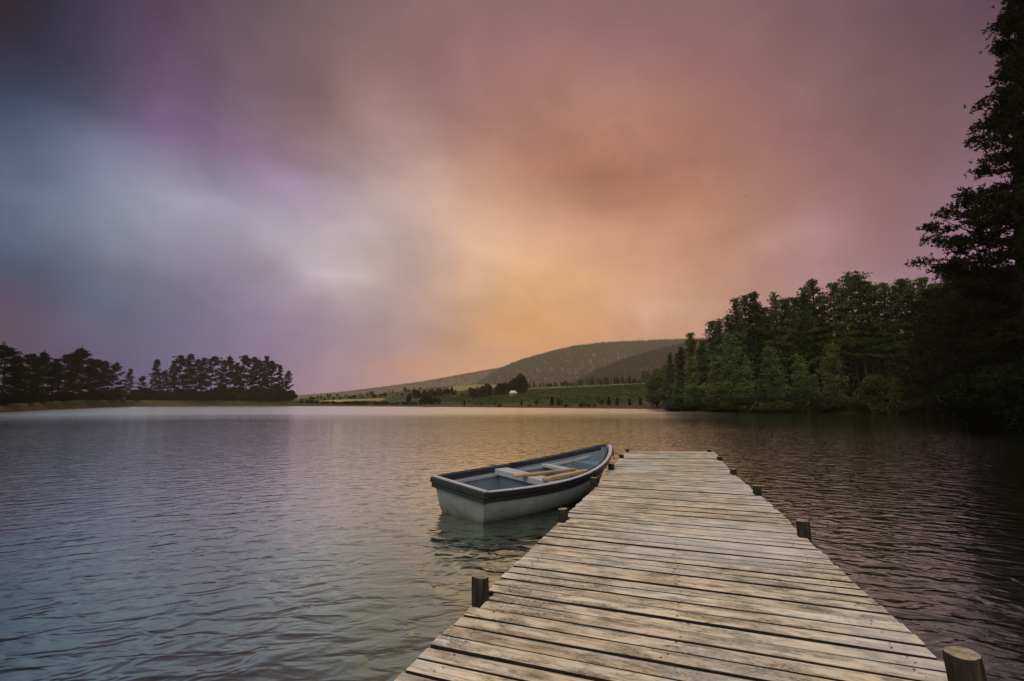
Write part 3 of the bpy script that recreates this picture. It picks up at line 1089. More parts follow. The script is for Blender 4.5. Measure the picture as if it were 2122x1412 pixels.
# big near pines at the right edge of the view
bprof = lambda q: float(np.interp(q, [0, .2, .29, .35, .45, .54, .675, .785, .85, 1], [3.2, 5.2, 6.2, 6.3, 4.4, 2.8, 2.3, 1.6, 1.8, .3]))
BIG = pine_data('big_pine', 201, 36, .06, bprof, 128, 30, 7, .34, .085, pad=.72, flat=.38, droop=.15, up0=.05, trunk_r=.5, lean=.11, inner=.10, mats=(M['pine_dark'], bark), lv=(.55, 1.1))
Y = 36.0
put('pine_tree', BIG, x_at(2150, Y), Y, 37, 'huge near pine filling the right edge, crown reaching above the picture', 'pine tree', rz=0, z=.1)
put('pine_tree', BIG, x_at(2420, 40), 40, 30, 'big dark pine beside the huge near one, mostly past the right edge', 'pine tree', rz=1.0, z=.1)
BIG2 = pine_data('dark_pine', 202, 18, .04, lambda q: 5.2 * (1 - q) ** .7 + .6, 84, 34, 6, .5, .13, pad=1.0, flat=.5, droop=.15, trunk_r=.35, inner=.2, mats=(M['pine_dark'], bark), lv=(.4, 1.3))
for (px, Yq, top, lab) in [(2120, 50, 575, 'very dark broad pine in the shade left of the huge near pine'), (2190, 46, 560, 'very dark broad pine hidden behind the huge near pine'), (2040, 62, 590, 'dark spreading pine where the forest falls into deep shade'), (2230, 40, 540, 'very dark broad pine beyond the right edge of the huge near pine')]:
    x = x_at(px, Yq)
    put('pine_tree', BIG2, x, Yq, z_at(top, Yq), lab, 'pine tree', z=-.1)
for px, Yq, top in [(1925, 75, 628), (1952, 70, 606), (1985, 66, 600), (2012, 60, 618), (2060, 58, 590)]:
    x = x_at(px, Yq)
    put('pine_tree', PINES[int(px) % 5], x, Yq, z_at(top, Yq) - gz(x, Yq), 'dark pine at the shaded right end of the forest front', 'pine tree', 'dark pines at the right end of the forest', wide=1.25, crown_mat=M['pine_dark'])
# small spit of ground that carries them
mb = MB()
rows = []
for k in range(25):
    t = k / 24
    cx, cy = 33 + t * 44, 26 + t * 30
    rows.append([(cx - 6.5 + .8 * math.sin(k * 1.3), cy + 4, -.6), (cx - 3.5, cy + 2.5, .15 + .1 * math.sin(k)), (cx + 4, cy - 1, .5), (cx + 14, cy - 8, .6), (cx + 40, cy - 30, .6)])
mb.grid(rows)
tag(mb.build('shore', M['ground'], smooth=True), 'dark low shore under the near pines', kind='structure')
for k in range(14):
    t = k / 13
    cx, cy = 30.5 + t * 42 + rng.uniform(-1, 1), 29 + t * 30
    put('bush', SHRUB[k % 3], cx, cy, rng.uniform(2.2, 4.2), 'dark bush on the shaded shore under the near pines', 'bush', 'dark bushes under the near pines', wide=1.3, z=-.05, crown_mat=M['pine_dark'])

# ------------------------------------------------------------------ left grove on the embankment
LG = [(2, 722), (24, 742), (48, 738), (66, 752), (85, 736), (105, 748), (128, 738), (150, 730), (163, 728), (182, 750), (194, 749), (210, 752), (228, 756),
      (262, 768), (290, 782), (317, 749), (334, 772),
      (352, 752), (368, 741), (386, 738), (403, 749), (416, 746), (434, 743), (458, 751), (473, 744), (488, 756), (502, 741), (522, 744), (534, 750), (547, 743), (560, 752), (576, 760), (592, 772)]
for k, (px, top) in enumerate(LG):
    Ys = shoreY(px)
    Y = Ys + np.interp(px, [0, 280, 612], [12, 22, 24]) + (k % 3) * 5
    x = x_at(px, Y)
    if k == 0:
        lab = 'tallest heavy-crowned pine at the far left edge of the grove'
    elif px == 163:
        lab = 'pine with a stepped pointed top standing above the left part of the grove'
    elif px == 262:
        lab = 'short thin pine in the gap between the two clumps of the grove'
    elif px == 290:
        lab = 'very small pine just right of the gap in the grove'
    elif px == 317:
        lab = 'narrow tapering pine at the left start of the right clump'
    elif px == 592:
        lab = 'rightmost pine of the grove, its layered limbs reaching out over the open bank'
    elif px < 240:
        lab = 'dark silhouetted pine in the left clump of the grove on the embankment'
    else:
        lab = 'dark silhouetted pine in the right clump of the grove on the embankment'
    put('pine_tree', GROVE[(k * 7 + 1) % 4], x, Y, (z_at(top, Y) - gz(x, Y)), lab, 'pine tree', 'pines of the left clump' if px < 240 else 'pines of the right clump',
        wide=(.88 if px < 240 else .70) * (1.4 if k == 0 else 1))
# dark scrub under the grove
rngl = random.Random(4)
px = -60
while px < 606:
    Y = shoreY(px) + np.interp(px, [0, 280, 612], [11, 20, 21])
    x = x_at(px, Y)
    top = 808 + rngl.uniform(-5, 8) if px > 280 else 812 + rngl.uniform(-6, 8)
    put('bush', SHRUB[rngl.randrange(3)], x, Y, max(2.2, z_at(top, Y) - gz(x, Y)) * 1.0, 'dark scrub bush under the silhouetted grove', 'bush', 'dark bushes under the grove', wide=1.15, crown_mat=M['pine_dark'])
    px += rngl.uniform(11, 17) if px > 250 else rngl.uniform(20, 30)

# ------------------------------------------------------------------ middle distance: fields, trees, house
rm = random.Random(21)


def place_mid(data, px, Y, hpx, name, lab, cat, group=None, wide=1.0, mat=None, dz=0):
    x = x_at(px, Y)
    return put(name, data, x, Y, hpx * Y / 1000, lab, cat, group, wide=wide, crown_mat=mat, z=None)


# rust-dark wood between the pale field and the house
for k in range(26):
    px = 948 + k * 5.1 + rm.uniform(-2, 2)
    hp = np.interp(px, [945, 1000, 1040, 1080], [18, 24, 27, 38]) * rm.uniform(.85, 1.15)
    big = px > 1074
    lab = 'largest round dark tree at the right end of the wood by the white house' if k == 25 else 'reddish dark tree of the small wood left of the white house'
    place_mid(LOWT[1] if k == 25 else rm.choice(LOWT + PINES[:3]), 1082 if k == 25 else px, 330 + rm.uniform(-12, 14), 36 if k == 25 else hp * .85, 'tree', lab, 'tree', 'trees of the small wood', wide=.9 if k != 25 else .95, mat=M['rust'] if rm.random() < .35 else None)
for k in range(16):
    px = 858 + k * 5.6 + rm.uniform(-2, 2)
    lab = 'dark green tree of the loose row left of the small wood'
    place_mid(LOWT[rm.randrange(3)], px, 420 + rm.uniform(-25, 25), rm.uniform(9, 17), 'tree', lab, 'tree', 'trees left of the small wood', wide=.9)
place_mid(LOWT[0], 847, 345, 17, 'tree', 'lone dark round-topped tree on a stem beside the far shore', 'tree', wide=1.0)
for k, (px, hp) in enumerate([(872, 12), (881, 16), (890, 19), (899, 14), (908, 10)]):
    place_mid(LOWT[k % 3], px, 296, hp, 'tree', 'dark clump tree at the water below the loose row', 'tree', 'dark trees at the far waterside', wide=1.0)
# light field patches
for (x0, x1, Y0, Y1, mt, lab) in [(925, 1030, 560, 900, 'field', 'pale green rounded field above the wood'), (1000, 1075, 700, 930, 'dry', 'dry yellow strip above the wood'), (930, 952, 380, 470, 'dry', 'dry yellow patch between the trees'), (880, 905, 330, 400, 'dry', 'small dry patch by the shore trees'), (660, 800, 430, 520, 'dry', 'faint dry strip on the left bank'), (1085, 1390, 430, 500, 'field', 'light green crop strip at the crest of the vineyard')]:
    rows = []
    for i in range(9):
        Yv = Y0 + (Y1 - Y0) * i / 8
        r_ = []
        for j in range(17):
            e = 1 - .25 * (abs(i - 4) / 4) ** 2
            pxx = (x0 + x1) / 2 + (x1 - x0) / 2 * e * (j - 8) / 8
            X = x_at(pxx, Yv)
            bump_ = (2.5 if mt == 'field' and Y0 == 560 else .35) * math.cos((j - 8) / 8 * 1.4) * math.cos((i - 4) / 4 * 1.4)
            r_.append((X, Yv, gz(X, Yv) + .15 + max(bump_, 0)))
        rows.append(r_)
    mb = MB()
    mb.grid(rows)
    tag(mb.build('field', M[mt], smooth=True), lab, kind='structure')
# hedgerow trees above the vineyard, below the hills
for k in range(72):
    px = 1085 + k * 4.2 + rm.uniform(-3, 3)
    place_mid(rm.choice(LOWT + CONI + PINES[:2]), px, 530 + rm.uniform(-25, 60), rm.uniform(5, 12) + (6 if 1200 < px < 1310 else 0), 'tree', 'dark tree of the belt between the vineyard crest and the hill', 'tree', 'belt of trees above the vineyard', wide=1.0, mat=rm.choice([M['bush'], M['broad'], None, None]))
for k in range(34):
    px = 625 + k * 7.4 + rm.uniform(-3, 3)
    place_mid(rm.choice(LOWT + CONI), px, rm.choice([560, 800, 1050]) + rm.uniform(-25, 60), rm.uniform(4, 9), 'tree', 'small far tree on the low ground toward the left ridge', 'tree', 'small far trees on the low ground', wide=1.4)
# low scrub on the far shore, left part
for k in range(26):
    px = 622 + k * 9.6 + rm.uniform(-3, 3)
    Y = shoreY(px) + 12
    place_mid(SHRUB[k % 3], px, Y, rm.uniform(3.5, 7), 'bush', 'low dark bush along the far left shore', 'bush', 'low bushes along the far left shore', wide=1.5, mat=M['pine_dark'] if k % 3 else None)
# bright tree group beside the point
for (px, Y, hp, lab, w_) in [(1362, 150, 62, 'bright yellow-green leafy tree leaning toward the water left of the forested point', .95), (1378, 158, 50, 'smaller leafy tree tucked between the bright tree and the forest', .9), (1385, 330, 42, 'pale leafy tree on the slope behind the bright tree', 1.1), (1365, 420, 30, 'far pale leafy tree on the slope, left of the one behind the bright tree', 1.2), (1340, 480, 24, 'small far pale tree at the right end of the vineyard crest', 1.2)]:
    place_mid(BROAD[0 if px < 1370 else 1], px, Y, hp, 'leafy_tree', lab, 'tree', wide=w_)
# saplings and slim conifers along the orange bank
BK = [(962, 10, 1), (997, 9, 0), (1026, 10, 0), (1081, 11, 1), (1112, 12, 0), (1144, 17, 1), (1157, 12, 1), (1163, 12, 0), (1247, 13, 0), (1262, 17, 1), (1279, 14, 1), (1305, 14, 1), (1327, 15, 1), (1098, 5, 2), (1205, 8, 2), (1174, 5, 2), (1219, 6, 2), (1232, 5, 2), (1035, 5, 2)]
for px, hp, kd in BK:
    Y = shoreY(px) + (5 if kd == 2 else 9)
    if kd == 1:
        place_mid(CONI[0], px, Y, hp, 'conifer', 'slim dark conifer in the row along the far orange bank', 'conifer', 'slim conifers along the far bank', wide=1.2)
    elif kd == 0:
        place_mid(SAPL[rm.randrange(2)], px, Y, hp, 'sapling', 'thin pale sapling in the row along the far orange bank', 'sapling', 'saplings along the far bank', wide=1.1)
    else:
        place_mid(SHRUB[rm.randrange(3)], px, Y, hp, 'bush', 'small round bush on the far orange bank', 'bush', 'small bushes on the far bank', wide=1.1)

# vineyard: long leafy rows
rngv = np.random.default_rng(8)
Vs, Fs, nb = [], [], 0
Cs = []
for k in range(86):
    Yb = 178 + k * 3.6
    if Yb > 432:
        break
    x0, x1 = x_at(905 if Yb > 290 else np.interp(Yb, [170, 290], [1120, 930]), Yb), x_at(1388, Yb)
    n = int((x1 - x0) / .55)
    t = rngv.uniform(0, 1, n)
    X = x0 + (x1 - x0) * t
    Yv = Yb + .12 * (X - x0) * 0 + rngv.normal(0, .28, n)
    shore_ok = Yv > np.interp(1061 + 1008.7 * X / Yv, TPX, TY) + 14
    X, Yv = X[shore_ok], Yv[shore_ok]
    if len(X) == 0:
        continue
    pxx = 1061 + 1008.7 * X / Yv
    track = (np.abs(pxx - 1292) < 1.2) | (np.abs(pxx - 1340 - (Yv - 250) * -.12) < 1.0)
    X, Yv = X[~track], Yv[~track]
    Z = ground_arrays(np.degrees(np.arctan2(X, Yv)), np.hypot(X, Yv)) + rngv.uniform(.3, 1.3, len(X))
    Cs.append(np.stack([X, Yv, Z], -1))
Cs = np.concatenate(Cs)
Dd = rngv.normal(0, 1, Cs.shape)
V, F = tufts(Cs, Dd, .6, .35, 3, rngv, .7, .3)
tag(link('vineyard', mesh_np('vineyard', V, F), M['vine']), 'long green vine rows on the slope above the far bank', 'vineyard', kind='stuff')

# small white house
hx, hy = x_at(1063, 318), 318
hz_ = gz(hx, hy)
hr = empty('house', (hx, hy, hz_), (0, 0, .25))
tag(hr, 'small white house with a pale gabled roof beside the dark wood', 'house')
mb = MB()
mb.box((0, 0, 1.1), (4.2, 3.4, 2.4))
mb.build('wall', M['white'], hr)
mb = MB()
mb.add([(-2.4, -2.0, 2.1), (2.4, -2.0, 2.1), (2.4, 2.0, 2.1), (-2.4, 2.0, 2.1), (-1.5, 0, 3.7), (1.5, 0, 3.7)], [(0, 1, 5, 4), (2, 3, 4, 5), (1, 2, 5), (3, 0, 4), (3, 2, 1, 0)])
mb.build('roof', M['roof'], hr)
mb = MB()
mb.box((.4, -1.73, .8), (.9, .06, 1.7))
mb.build('door', M['beam'], hr)

# bird in the sky
b = z_at(407, 160)
mb = MB()
bx = x_at(1545, 160, 407)
mb.tube([(-.22, 0, 0), (-.08, 0, .01), (.12, 0, .02), (.22, 0, .02)], [.02, .07, .06, .01], 6)
bo = mb.build('bird', M['bird'], smooth=True)
mb = MB()
for s in (-1, 1):
    mb.grid([[(-.1, 0, .03), (-.16, s * .25, .12), (-.2, s * .5, .04)], [(.1, 0, .03), (.06, s * .25, .13), (-.1, s * .5, .05)]])
mb.build('wing', M['bird'], bo)
bo.location = (bx, 160, b)
tag(bo, 'tiny dark bird flying high under the orange cloud', 'bird')

# ------------------------------------------------------------------ jetty
DZ = .38
jet = empty('jetty', (1.6, 3.0, 0))
tag(jet, 'weathered wooden jetty of cross planks running out into the lake', 'jetty')
JO = Vector((1.6, 3.0, 0))
rj = random.Random(3)


def leftx(y):
    return float(np.interp(y, [-6, 2.13, 4.6, 6.9, 8.46, 9.72, 11.9], [-3.21, -.487, .37, 1.185, 1.66, 2.06, 2.74]))


def rightx(y):
    return float(np.interp(y, [-6, 2.13, 4.08, 5.5, 8.17, 9.5, 12.1], [-.75, 1.84, 2.43, 2.88, 3.64, 4.08, 4.93]))


posts = [  # photo px of the post foot, top height over deck, radius, side, tilt
    (998, 1247, .125, .050, 'L'), (1170, 1080, .105, .049, 'L'), (1234, 1009, .115, .050, 'L'), (1269, 973, .09, .052, 'L'), (1290, 950, .075, .050, 'L'), (1302, 937, .065, .045, 'L'),
    (1668, 1114, .125, .052, 'R'), (1570, 1026, .105, .052, 'R'), (1520, 983, .075, .050, 'R'), (1491, 954, .065, .05, 'R'), (1469, 937, .055, .045, 'R')]
pw = []
for px, py, hh, rr, sd in posts:
    x, y = ray_at(px, py, DZ)
    y += rr * .8
    x += (.02 if sd == 'R' else -.01)
    pw.append((x, y, hh, rr, sd))
pw.append((1.69, 1.93, .20, .056, 'R'))
pw.append((-.97, .85, .16, .05, 'L'))

rows_v, rows_f, pc, rn, mi = [], [], [], [], []
yl = -4.0
pi = 0
prof = [(-1, -1), (-1, .84), (-.98, .96), (-.93, 1), (.93, 1), (.98, .96), (1, .84), (1, -1)]   # across, height
TH = .034
while yl < 11.86:
    pitch = .1125 + rj.uniform(-.004, .004)
    if yl > 11.86 - pitch:
        break
    gap = rj.choice([.003, .004, .005, .007, .010])
    ang = np.interp(yl, [0, 5.8, 6.9, 9, 11.8], [-21.6, -20.6, -19.5, -11, 2])
    # joint between the two jetty sections
    if abs(yl - 6.93) < pitch / 2:
        gap = .035
    y0, y1 = yl + gap / 2, yl + pitch - gap / 2
    ta = math.tan(math.radians(ang))

    def right_end(ys):
        xa = leftx(ys)
        lo, hi = .5, 4.0
        for _ in range(30):
            md = (lo + hi) / 2
            if xa + md > rightx(ys + md * ta):
                hi = md
            else:
                lo = md
        return xa + lo, ys + lo * ta
    jl, jr = rj.uniform(-.010, .008), rj.uniform(-.010, .010)
    Lc = np.array([leftx((y0 + y1) / 2) + jl, (y0 + y1) / 2])
    xr, yr = right_end((y0 + y1) / 2)
    Rc = np.array([xr + jr, yr + ta * jr])
    ax = Rc - Lc
    LEN = np.hypot(*ax)
    ax /= LEN
    # notch round the posts
    for x_, y_, _, r_, sd_ in pw:
        q = np.array([x_, y_])
        s_ = float(np.dot(q - Lc, ax))
        dd = abs(float(np.cross(ax, q - Lc)))
        if dd < pitch * .5 * .95 + r_ - .012:
            if sd_ == 'L' and s_ < .3:
                cut = max(0, s_ + r_ * .9)
                Lc = Lc + ax * cut
            elif sd_ == 'R' and s_ > LEN - .3:
                cut = max(0, LEN - (s_ - r_ * .9))
                Rc = Rc - ax * cut
            LEN = np.hypot(*(Rc - Lc))
    nr = np.array([-ax[1], ax[0]])
    hw = (y1 - y0) / 2 * math.cos(math.radians(ang)) * .985
    dz = rj.uniform(-.003, .003)
    if abs(yl - 6.93) < .2 and yl < 6.93:
        dz += .006
    wv = rj.uniform(-.004, .004)
    crown_ = rj.uniform(-.003, .003)
    rv = rj.random()
    bow = rj.uniform(-.004, .004)
    b = len(rows_v)
    NS = 7
    tw = rj.uniform(-.002, .002)
    ek = np.array([.3203, .9473])
    kk = float(np.dot(ek, ax) / np.dot(ek, nr))
    for s in range(NS):
        t = s / (NS - 1)
        c = Lc + ax * LEN * t + nr * (bow * 4 * t * (1 - t))
        zz = DZ + dz + wv * math.sin(t * 3.1 + pi) + crown_ * 4 * t * (1 - t)
        for a_, h_ in prof:
            p = c + nr * a_ * hw + ax * (kk * a_ * hw)
            rows_v.append((p[0] - JO.x, p[1] - JO.y, zz - TH + TH * (h_ + 1) / 2 + tw * a_ * (2 * t - 1)))
            pc.append((LEN * t + pi * .37, a_ * hw, pi * 1.0 + (h_ < 0) * .3))
            rn.append(rv)
    for s in range(NS - 1):
        for k in range(8):
            q0 = b + s * 8 + k
            q1 = b + s * 8 + (k + 1) % 8
            rows_f.append((q0, q1, q1 + 8, q0 + 8))
            mi.append(2 if k in (0, 6, 7) else 0)
    rows_f.append(tuple(b + k for k in range(8))[::-1])
    rows_f.append(tuple(b + (NS - 1) * 8 + k for k in range(8)))
    mi += [0, 0]
    # nail heads near both ends and over the middle beam
    for sn in (.13, LEN * .5, LEN - .14):
        for an in (-.45, .45):
            c = Lc + ax * (sn + rj.uniform(-.02, .02)) + nr * hw * (an + rj.uniform(-.1, .1))
            if rj.random() < .2:
                continue
            b2 = len(rows_v)
            rr = rj.uniform(.003, .0055)
            for k in range(8):
                g_ = 2 * math.pi * k / 8
                rows_v.append((c[0] + rr * math.cos(g_) * 1.5 - JO.x, c[1] + rr * math.sin(g_) - JO.y, DZ + dz + .0052))
                pc.append((0, 0, 0))
                rn.append(0)
            rows_f.append(tuple(b2 + k for k in range(8)))
            mi.append(1)
    yl += pitch
    pi += 1
me = bpy.data.meshes.new('deck')
me.from_pydata(rows_v, [], rows_f)
me.polygons.foreach_set('material_index', mi)
at = me.attributes.new('pc', 'FLOAT_VECTOR', 'POINT')
at.data.foreach_set('vector', np.array(pc, np.float32).ravel())
at = me.attributes.new('rnd', 'FLOAT', 'POINT')
at.data.foreach_set('value', np.array(rn, np.float32))
me.update()
deck = link('deck', me, [M['deck'], M['nail'], M['plank_side']], jet)

for k, (x, y, hh, rr, sd) in enumerate(pw):
    o = MB()
    near_right = (k == len(pw) - 2)
    lean = (-.03, .01) if not near_right else (-.07, .06)
    topz = DZ + hh
    rows = []
    zs = [-1.6, -.5, 0.0, .2, DZ, topz - .03, topz - .008, topz]
    n = 20
    for i, z in enumerate(zs):
        f = (z - DZ)
        r_ = rr * (1.06 if z < 0 else 1.0) * (.97 if z > topz - .01 else 1)
        r_ = rr * .93 if i == len(zs) - 1 else r_
        rows.append([(x - JO.x + lean[0] * f * .6 + r_ * math.cos(2 * math.pi * q / n) * (1 + .03 * math.sin(q * 1.9 + k)), y - JO.y + lean[1] * f + r_ * math.sin(2 * math.pi * q / n) * (1 + .03 * math.cos(q * 2.3 + k)), z) for q in range(n)])
    # object origin at post centre so that the rings on the cut end are centred
    ox, oy = x - JO.x + lean[0] * hh * .6, y - JO.y
    rows = [[(p[0] - ox, p[1] - oy, p[2] + (.004 * math.sin(k * 2 + p[0] * 30) if i == len(rows) - 1 else 0)) for p in r] for i, r in enumerate(rows)]
    o.grid(rows, True, 0)
    b = len(o.v) - n
    o.f.append(tuple(b + q for q in range(n)))
    o.m.append(1)
    ob = o.build('post', [M['post'], M['post_top']], jet)
    ob.location = (ox, oy, 0)
    if near_right:
        ob['label'] = 'thick leaning post with a ringed cut top at the near right corner'

# bearers and long beams below the planks
for fr in (.07, .5, .93):
    mb = MB()
    P = []
    for yq in (-4, 2, 4.6, 6.9, 9, 11.3):
        a = np.array([leftx(yq), yq])
        yy = yq - .34 * (rightx(yq) - leftx(yq)) * fr * (1 if yq < 7 else .4)
        xx = leftx(yq) + (rightx(yy) - leftx(yq)) * fr
        P.append((xx - JO.x, yy - JO.y))
    for (a, b_) in zip(P[:-1], P[1:]):
        d = Vector((b_[0] - a[0], b_[1] - a[1], 0))
        from mathutils import Matrix
        rot = Matrix.Rotation(math.atan2(d.y, d.x), 3, 'Z')
        mb.box(((a[0] + b_[0]) / 2, (a[1] + b_[1]) / 2, DZ - TH - .063), (d.length, .06, .12), rot)
    mb.build('beam', M['beam'], jet)
for (a, b_) in [(0, 6), (1, 7), (2, 8), (3, 9), (5, 10)]:
    if a < len(posts):
        pa, pb = pw[a], pw[b_]
        d = Vector((pb[0] - pa[0], pb[1] - pa[1], 0))
        rot = Matrix.Rotation(math.atan2(d.y, d.x), 3, 'Z')
        mb = MB()
        mb.box(((pa[0] + pb[0]) / 2 - JO.x, (pa[1] + pb[1]) / 2 + .09 - JO.y, DZ - TH - .19), (d.length - .02, .06, .12), rot)
        mb.build('cross_beam', M['beam'], jet)

# ------------------------------------------------------------------ rowing boat
BX, BY, BH, W0, WB, ZT, BL, ZB, BK_, BN, BP, BR = -.727, 6.694, .817, .566, .405, .447, 3.34, .782, 1.254, 1.605, 3.128, .062
boat = empty('rowing_boat', (BX, BY, 0), (0, BR, -BH))
tag(boat, 'grey and black wooden rowing boat moored beside the jetty with two loose oars inside', 'rowing boat')


def bw_(t):
    return W0 * (1 + BK_ * t) * max(0.0, 1 - t ** BN) ** .8


def bz_(t):
    return ZT + (ZB - ZT) * t ** BP


def hull_pt(t, v, sg, inset=0.0, drop=0.0):
    """v 0 keel .. 1 rim"""
    W = max(bw_(t) - inset, 0.0)
    zk = -.10 + .05 * t + .22 * max(0, t - .82) / .18 * (t > .82) + inset
    zr = bz_(t) - drop
    # narrow foot: transom tapers to WB at the waterline
    foot = .80 - .35 * t ** 2
    prof_ = (foot + (1 - foot) * v ** .9) * (1 - (1 - v) ** (13 - 6 * t)) ** .5
    x = sg * W * prof_
    y = BL * t - (.30 * (1 - v) ** 1.3) * t ** 4 + .10 * (1 - v) * (1 - t) ** 8
    return (x, y, zk + (zr - zk) * v)


TS = [0, .04, .1, .18, .26, .34, .42, .5, .58, .66, .73, .79, .84, .88, .915, .945, .968, .985, .995, 1.0]
VS = [0, .02, .05, .09, .14, .2, .3, .42, .55, .68, .82, 1.0]
mb = MB()
for sg in (1, -1):
    mb.grid([[hull_pt(t, v, sg) for v in VS] for t in TS], flip=(sg > 0))
hull = mb.build('hull', M['hull'], boat, True)
mb = MB()
for sg in (1, -1):
    mb.grid([[hull_pt(t, v, sg, .022) for v in VS[2:]] for t in TS[:-1]], flip=(sg < 0))
mb.build('inner_skin', M['blue'], boat, True)
# floor boards
mb = MB()
fl = []
for t in TS[:16]:
    a = hull_pt(t, .14, 1, .03)
    fl.append([(-a[0], a[1], .04), (0, a[1], .035), (a[0], a[1], .04)])
mb.grid(fl)
mb.build('floor', M['blue'], boat)
# transom: flat board with rounded lower corners
prof_t = [hull_pt(0, v, 1) for v in VS]
out = [(p[0] * 1.0, p[2]) for p in prof_t[1:]]
out[-1] = (out[-1][0], ZT - .01)
ring = [(x, z) for x, z in out] + [(-x, z) for x, z in out[::-1]]
mb = MB()
n = len(ring)
rk = lambda z: .10 * (ZT - z) / (ZT + .1)
vs = [(x, -.028 + rk(z), z) for x, z in ring] + [(x, -.001 + rk(z), z) for x, z in ring] + [(x * .985, -.034 + rk(z), z * .985 + .004) for x, z in ring]
fs = [tuple(2 * n + k for k in range(n))[::-1]] + [(k, (k + 1) % n, n + (k + 1) % n, n + k) for k in range(n)] + [(2 * n + k, 2 * n + (k + 1) % n, (k + 1) % n, k) for k in range(n)]
fs = [f_[::-1] for f_ in fs]
mb.add(vs, fs)
# inner face in blue
ii_ = [(x * .97, .024 + rk(z), z) for x, z in ring if z > .03]
mb.add(ii_, [tuple(range(len(ii_)))], 1)
mb.build('transom', [M['hull'], M['blue']], boat)


# black band round the outside (two steps), grey rim on top
def band(name, mat, o0, o1, top, bot, close=True):
    mb = MB()
    for sg in (1, -1):
        rows = []
        for t in TS:
            e = .012 * t
            pts_ = []
            for (off, dz_) in ((o0, top), (o1, top - .006), (o1 + .003, (top + bot) / 2), (o1, bot + .006), (o0, bot)):
                x = sg * (bw_(t) * (1 - .12 * (-dz_) / .4) + off)
                y = BL * t + off * (.3 + .9 * t ** 6)
                pts_.append((x, y, bz_(t) + dz_))
            rows.append(pts_)
        mb.grid(rows, flip=(sg > 0))
        if sg == 1:
            continue
    # across the transom
    xw = bw_(0) + o1
    rows = []
    for x in np.linspace(-xw, xw, 12):
        rows.append([(x, -.02 - o0, bz_(0) + top), (x, -.034 - o1, bz_(0) + top - .006), (x, -.036 - o1, bz_(0) + (top + bot) / 2), (x, -.034 - o1, bz_(0) + bot + .006), (x, -.02 - o0, bz_(0) + bot)])
    mb.grid(rows)
    for sx in (-1, 1):
        mb.add([(sx * xw, -.034 - o1, bz_(0) + top - .006), (sx * xw, .02, bz_(0) + top - .006), (sx * xw, .02, bz_(0) + bot), (sx * xw, -.034 - o1, bz_(0) + bot + .006)], [(0, 1, 2, 3)])
    return mb.build(name, mat, boat, False)


band('rubbing_strake', M['black'], .0, .030, -.006, -.085)
band('lower_strake', M['black'], -.006, .014, -.085, -.150)
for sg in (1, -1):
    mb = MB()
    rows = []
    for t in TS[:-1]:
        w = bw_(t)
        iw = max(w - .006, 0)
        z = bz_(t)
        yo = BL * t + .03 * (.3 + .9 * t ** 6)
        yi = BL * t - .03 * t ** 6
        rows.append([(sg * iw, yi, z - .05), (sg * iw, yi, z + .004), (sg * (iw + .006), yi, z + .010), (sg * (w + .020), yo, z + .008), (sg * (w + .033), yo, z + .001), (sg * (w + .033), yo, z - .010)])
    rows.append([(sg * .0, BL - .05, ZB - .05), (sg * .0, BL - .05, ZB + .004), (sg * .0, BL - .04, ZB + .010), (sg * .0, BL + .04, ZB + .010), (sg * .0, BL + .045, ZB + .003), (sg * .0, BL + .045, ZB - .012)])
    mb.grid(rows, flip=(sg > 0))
    mb.build('gunwale', M['rim'] if sg > 0 else M['dark_rim'], boat, False)  # far-side rim coloured darker than the near-side one
mb = MB()
mb.box((0, -.014, ZT + .003), (2 * W0 + .066, .060, .022), None, .005)
mb.build('transom_cap', M['rim'], boat)
# stem post at the bow
mb = MB()
P = [hull_pt(1, v, 1) for v in (0.02, .15, .3, .5, .7, .85, 1.0)]
mb.tube([(0, p[1] + .012, p[2]) for p in P] + [(0, BL + .015, ZB + .03)], .024, 8)
mb.build('stem', M['black'], boat, True)
# inside: stringer the seats stand on
mb = MB()
for sg in (1, -1):
    rows = []
    for t in TS[:15]:
        v = .80
        p = hull_pt(t, v, sg, .022)
        w = abs(p[0])
        z = p[2]
        rows.append([(sg * w, p[1], z - .04), (sg * (w - .03), p[1], z - .04), (sg * (w - .03), p[1], z), (sg * w, p[1], z)])
    mb.grid(rows, flip=(sg < 0))
mb.build('stringer', M['thwart'], boat)
# darker inner side board under the rim (seen on the far side)
mb = MB()
for sg in (1, -1):
    rows = []
    for t in TS[:17]:
        w = max(bw_(t) - .026, 0)
        z = bz_(t)
        y = BL * t
        rows.append([(sg * (w - .004), y, z - .085), (sg * (w - .020), y, z - .082), (sg * (w - .018), y, z - .002)])
    mb.grid(rows, flip=(sg < 0))
mb.build('inner_strake', M['black'], boat)


def seat(name, s0, s1, z, th, mat, flange=0):
    mb = MB()
    w0, w1 = bw_(s0 / BL) - .03, bw_(s1 / BL) - .03
    z1 = z
    p = [(-w0, s0), (w0, s0), (w1, s1), (-w1, s1)]
    e = .008
    vs = [(x, y, z - th) for x, y in p] + [(x, y, z - e) for x, y in p] + [(x * .995, y + (e if y == s0 else -e), z) for x, y in p]
    fs = [(3, 2, 1, 0), (0, 1, 5, 4), (1, 2, 6, 5), (2, 3, 7, 6), (3, 0, 4, 7), (4, 5, 9, 8), (5, 6, 10, 9), (6, 7, 11, 10), (7, 4, 8, 11), (8, 9, 10, 11)]
    mb.add(vs, fs)
    return mb.build(name, mat, boat)


seat('thwart', 1.20, 1.47, .432, .085, M['thwart'])
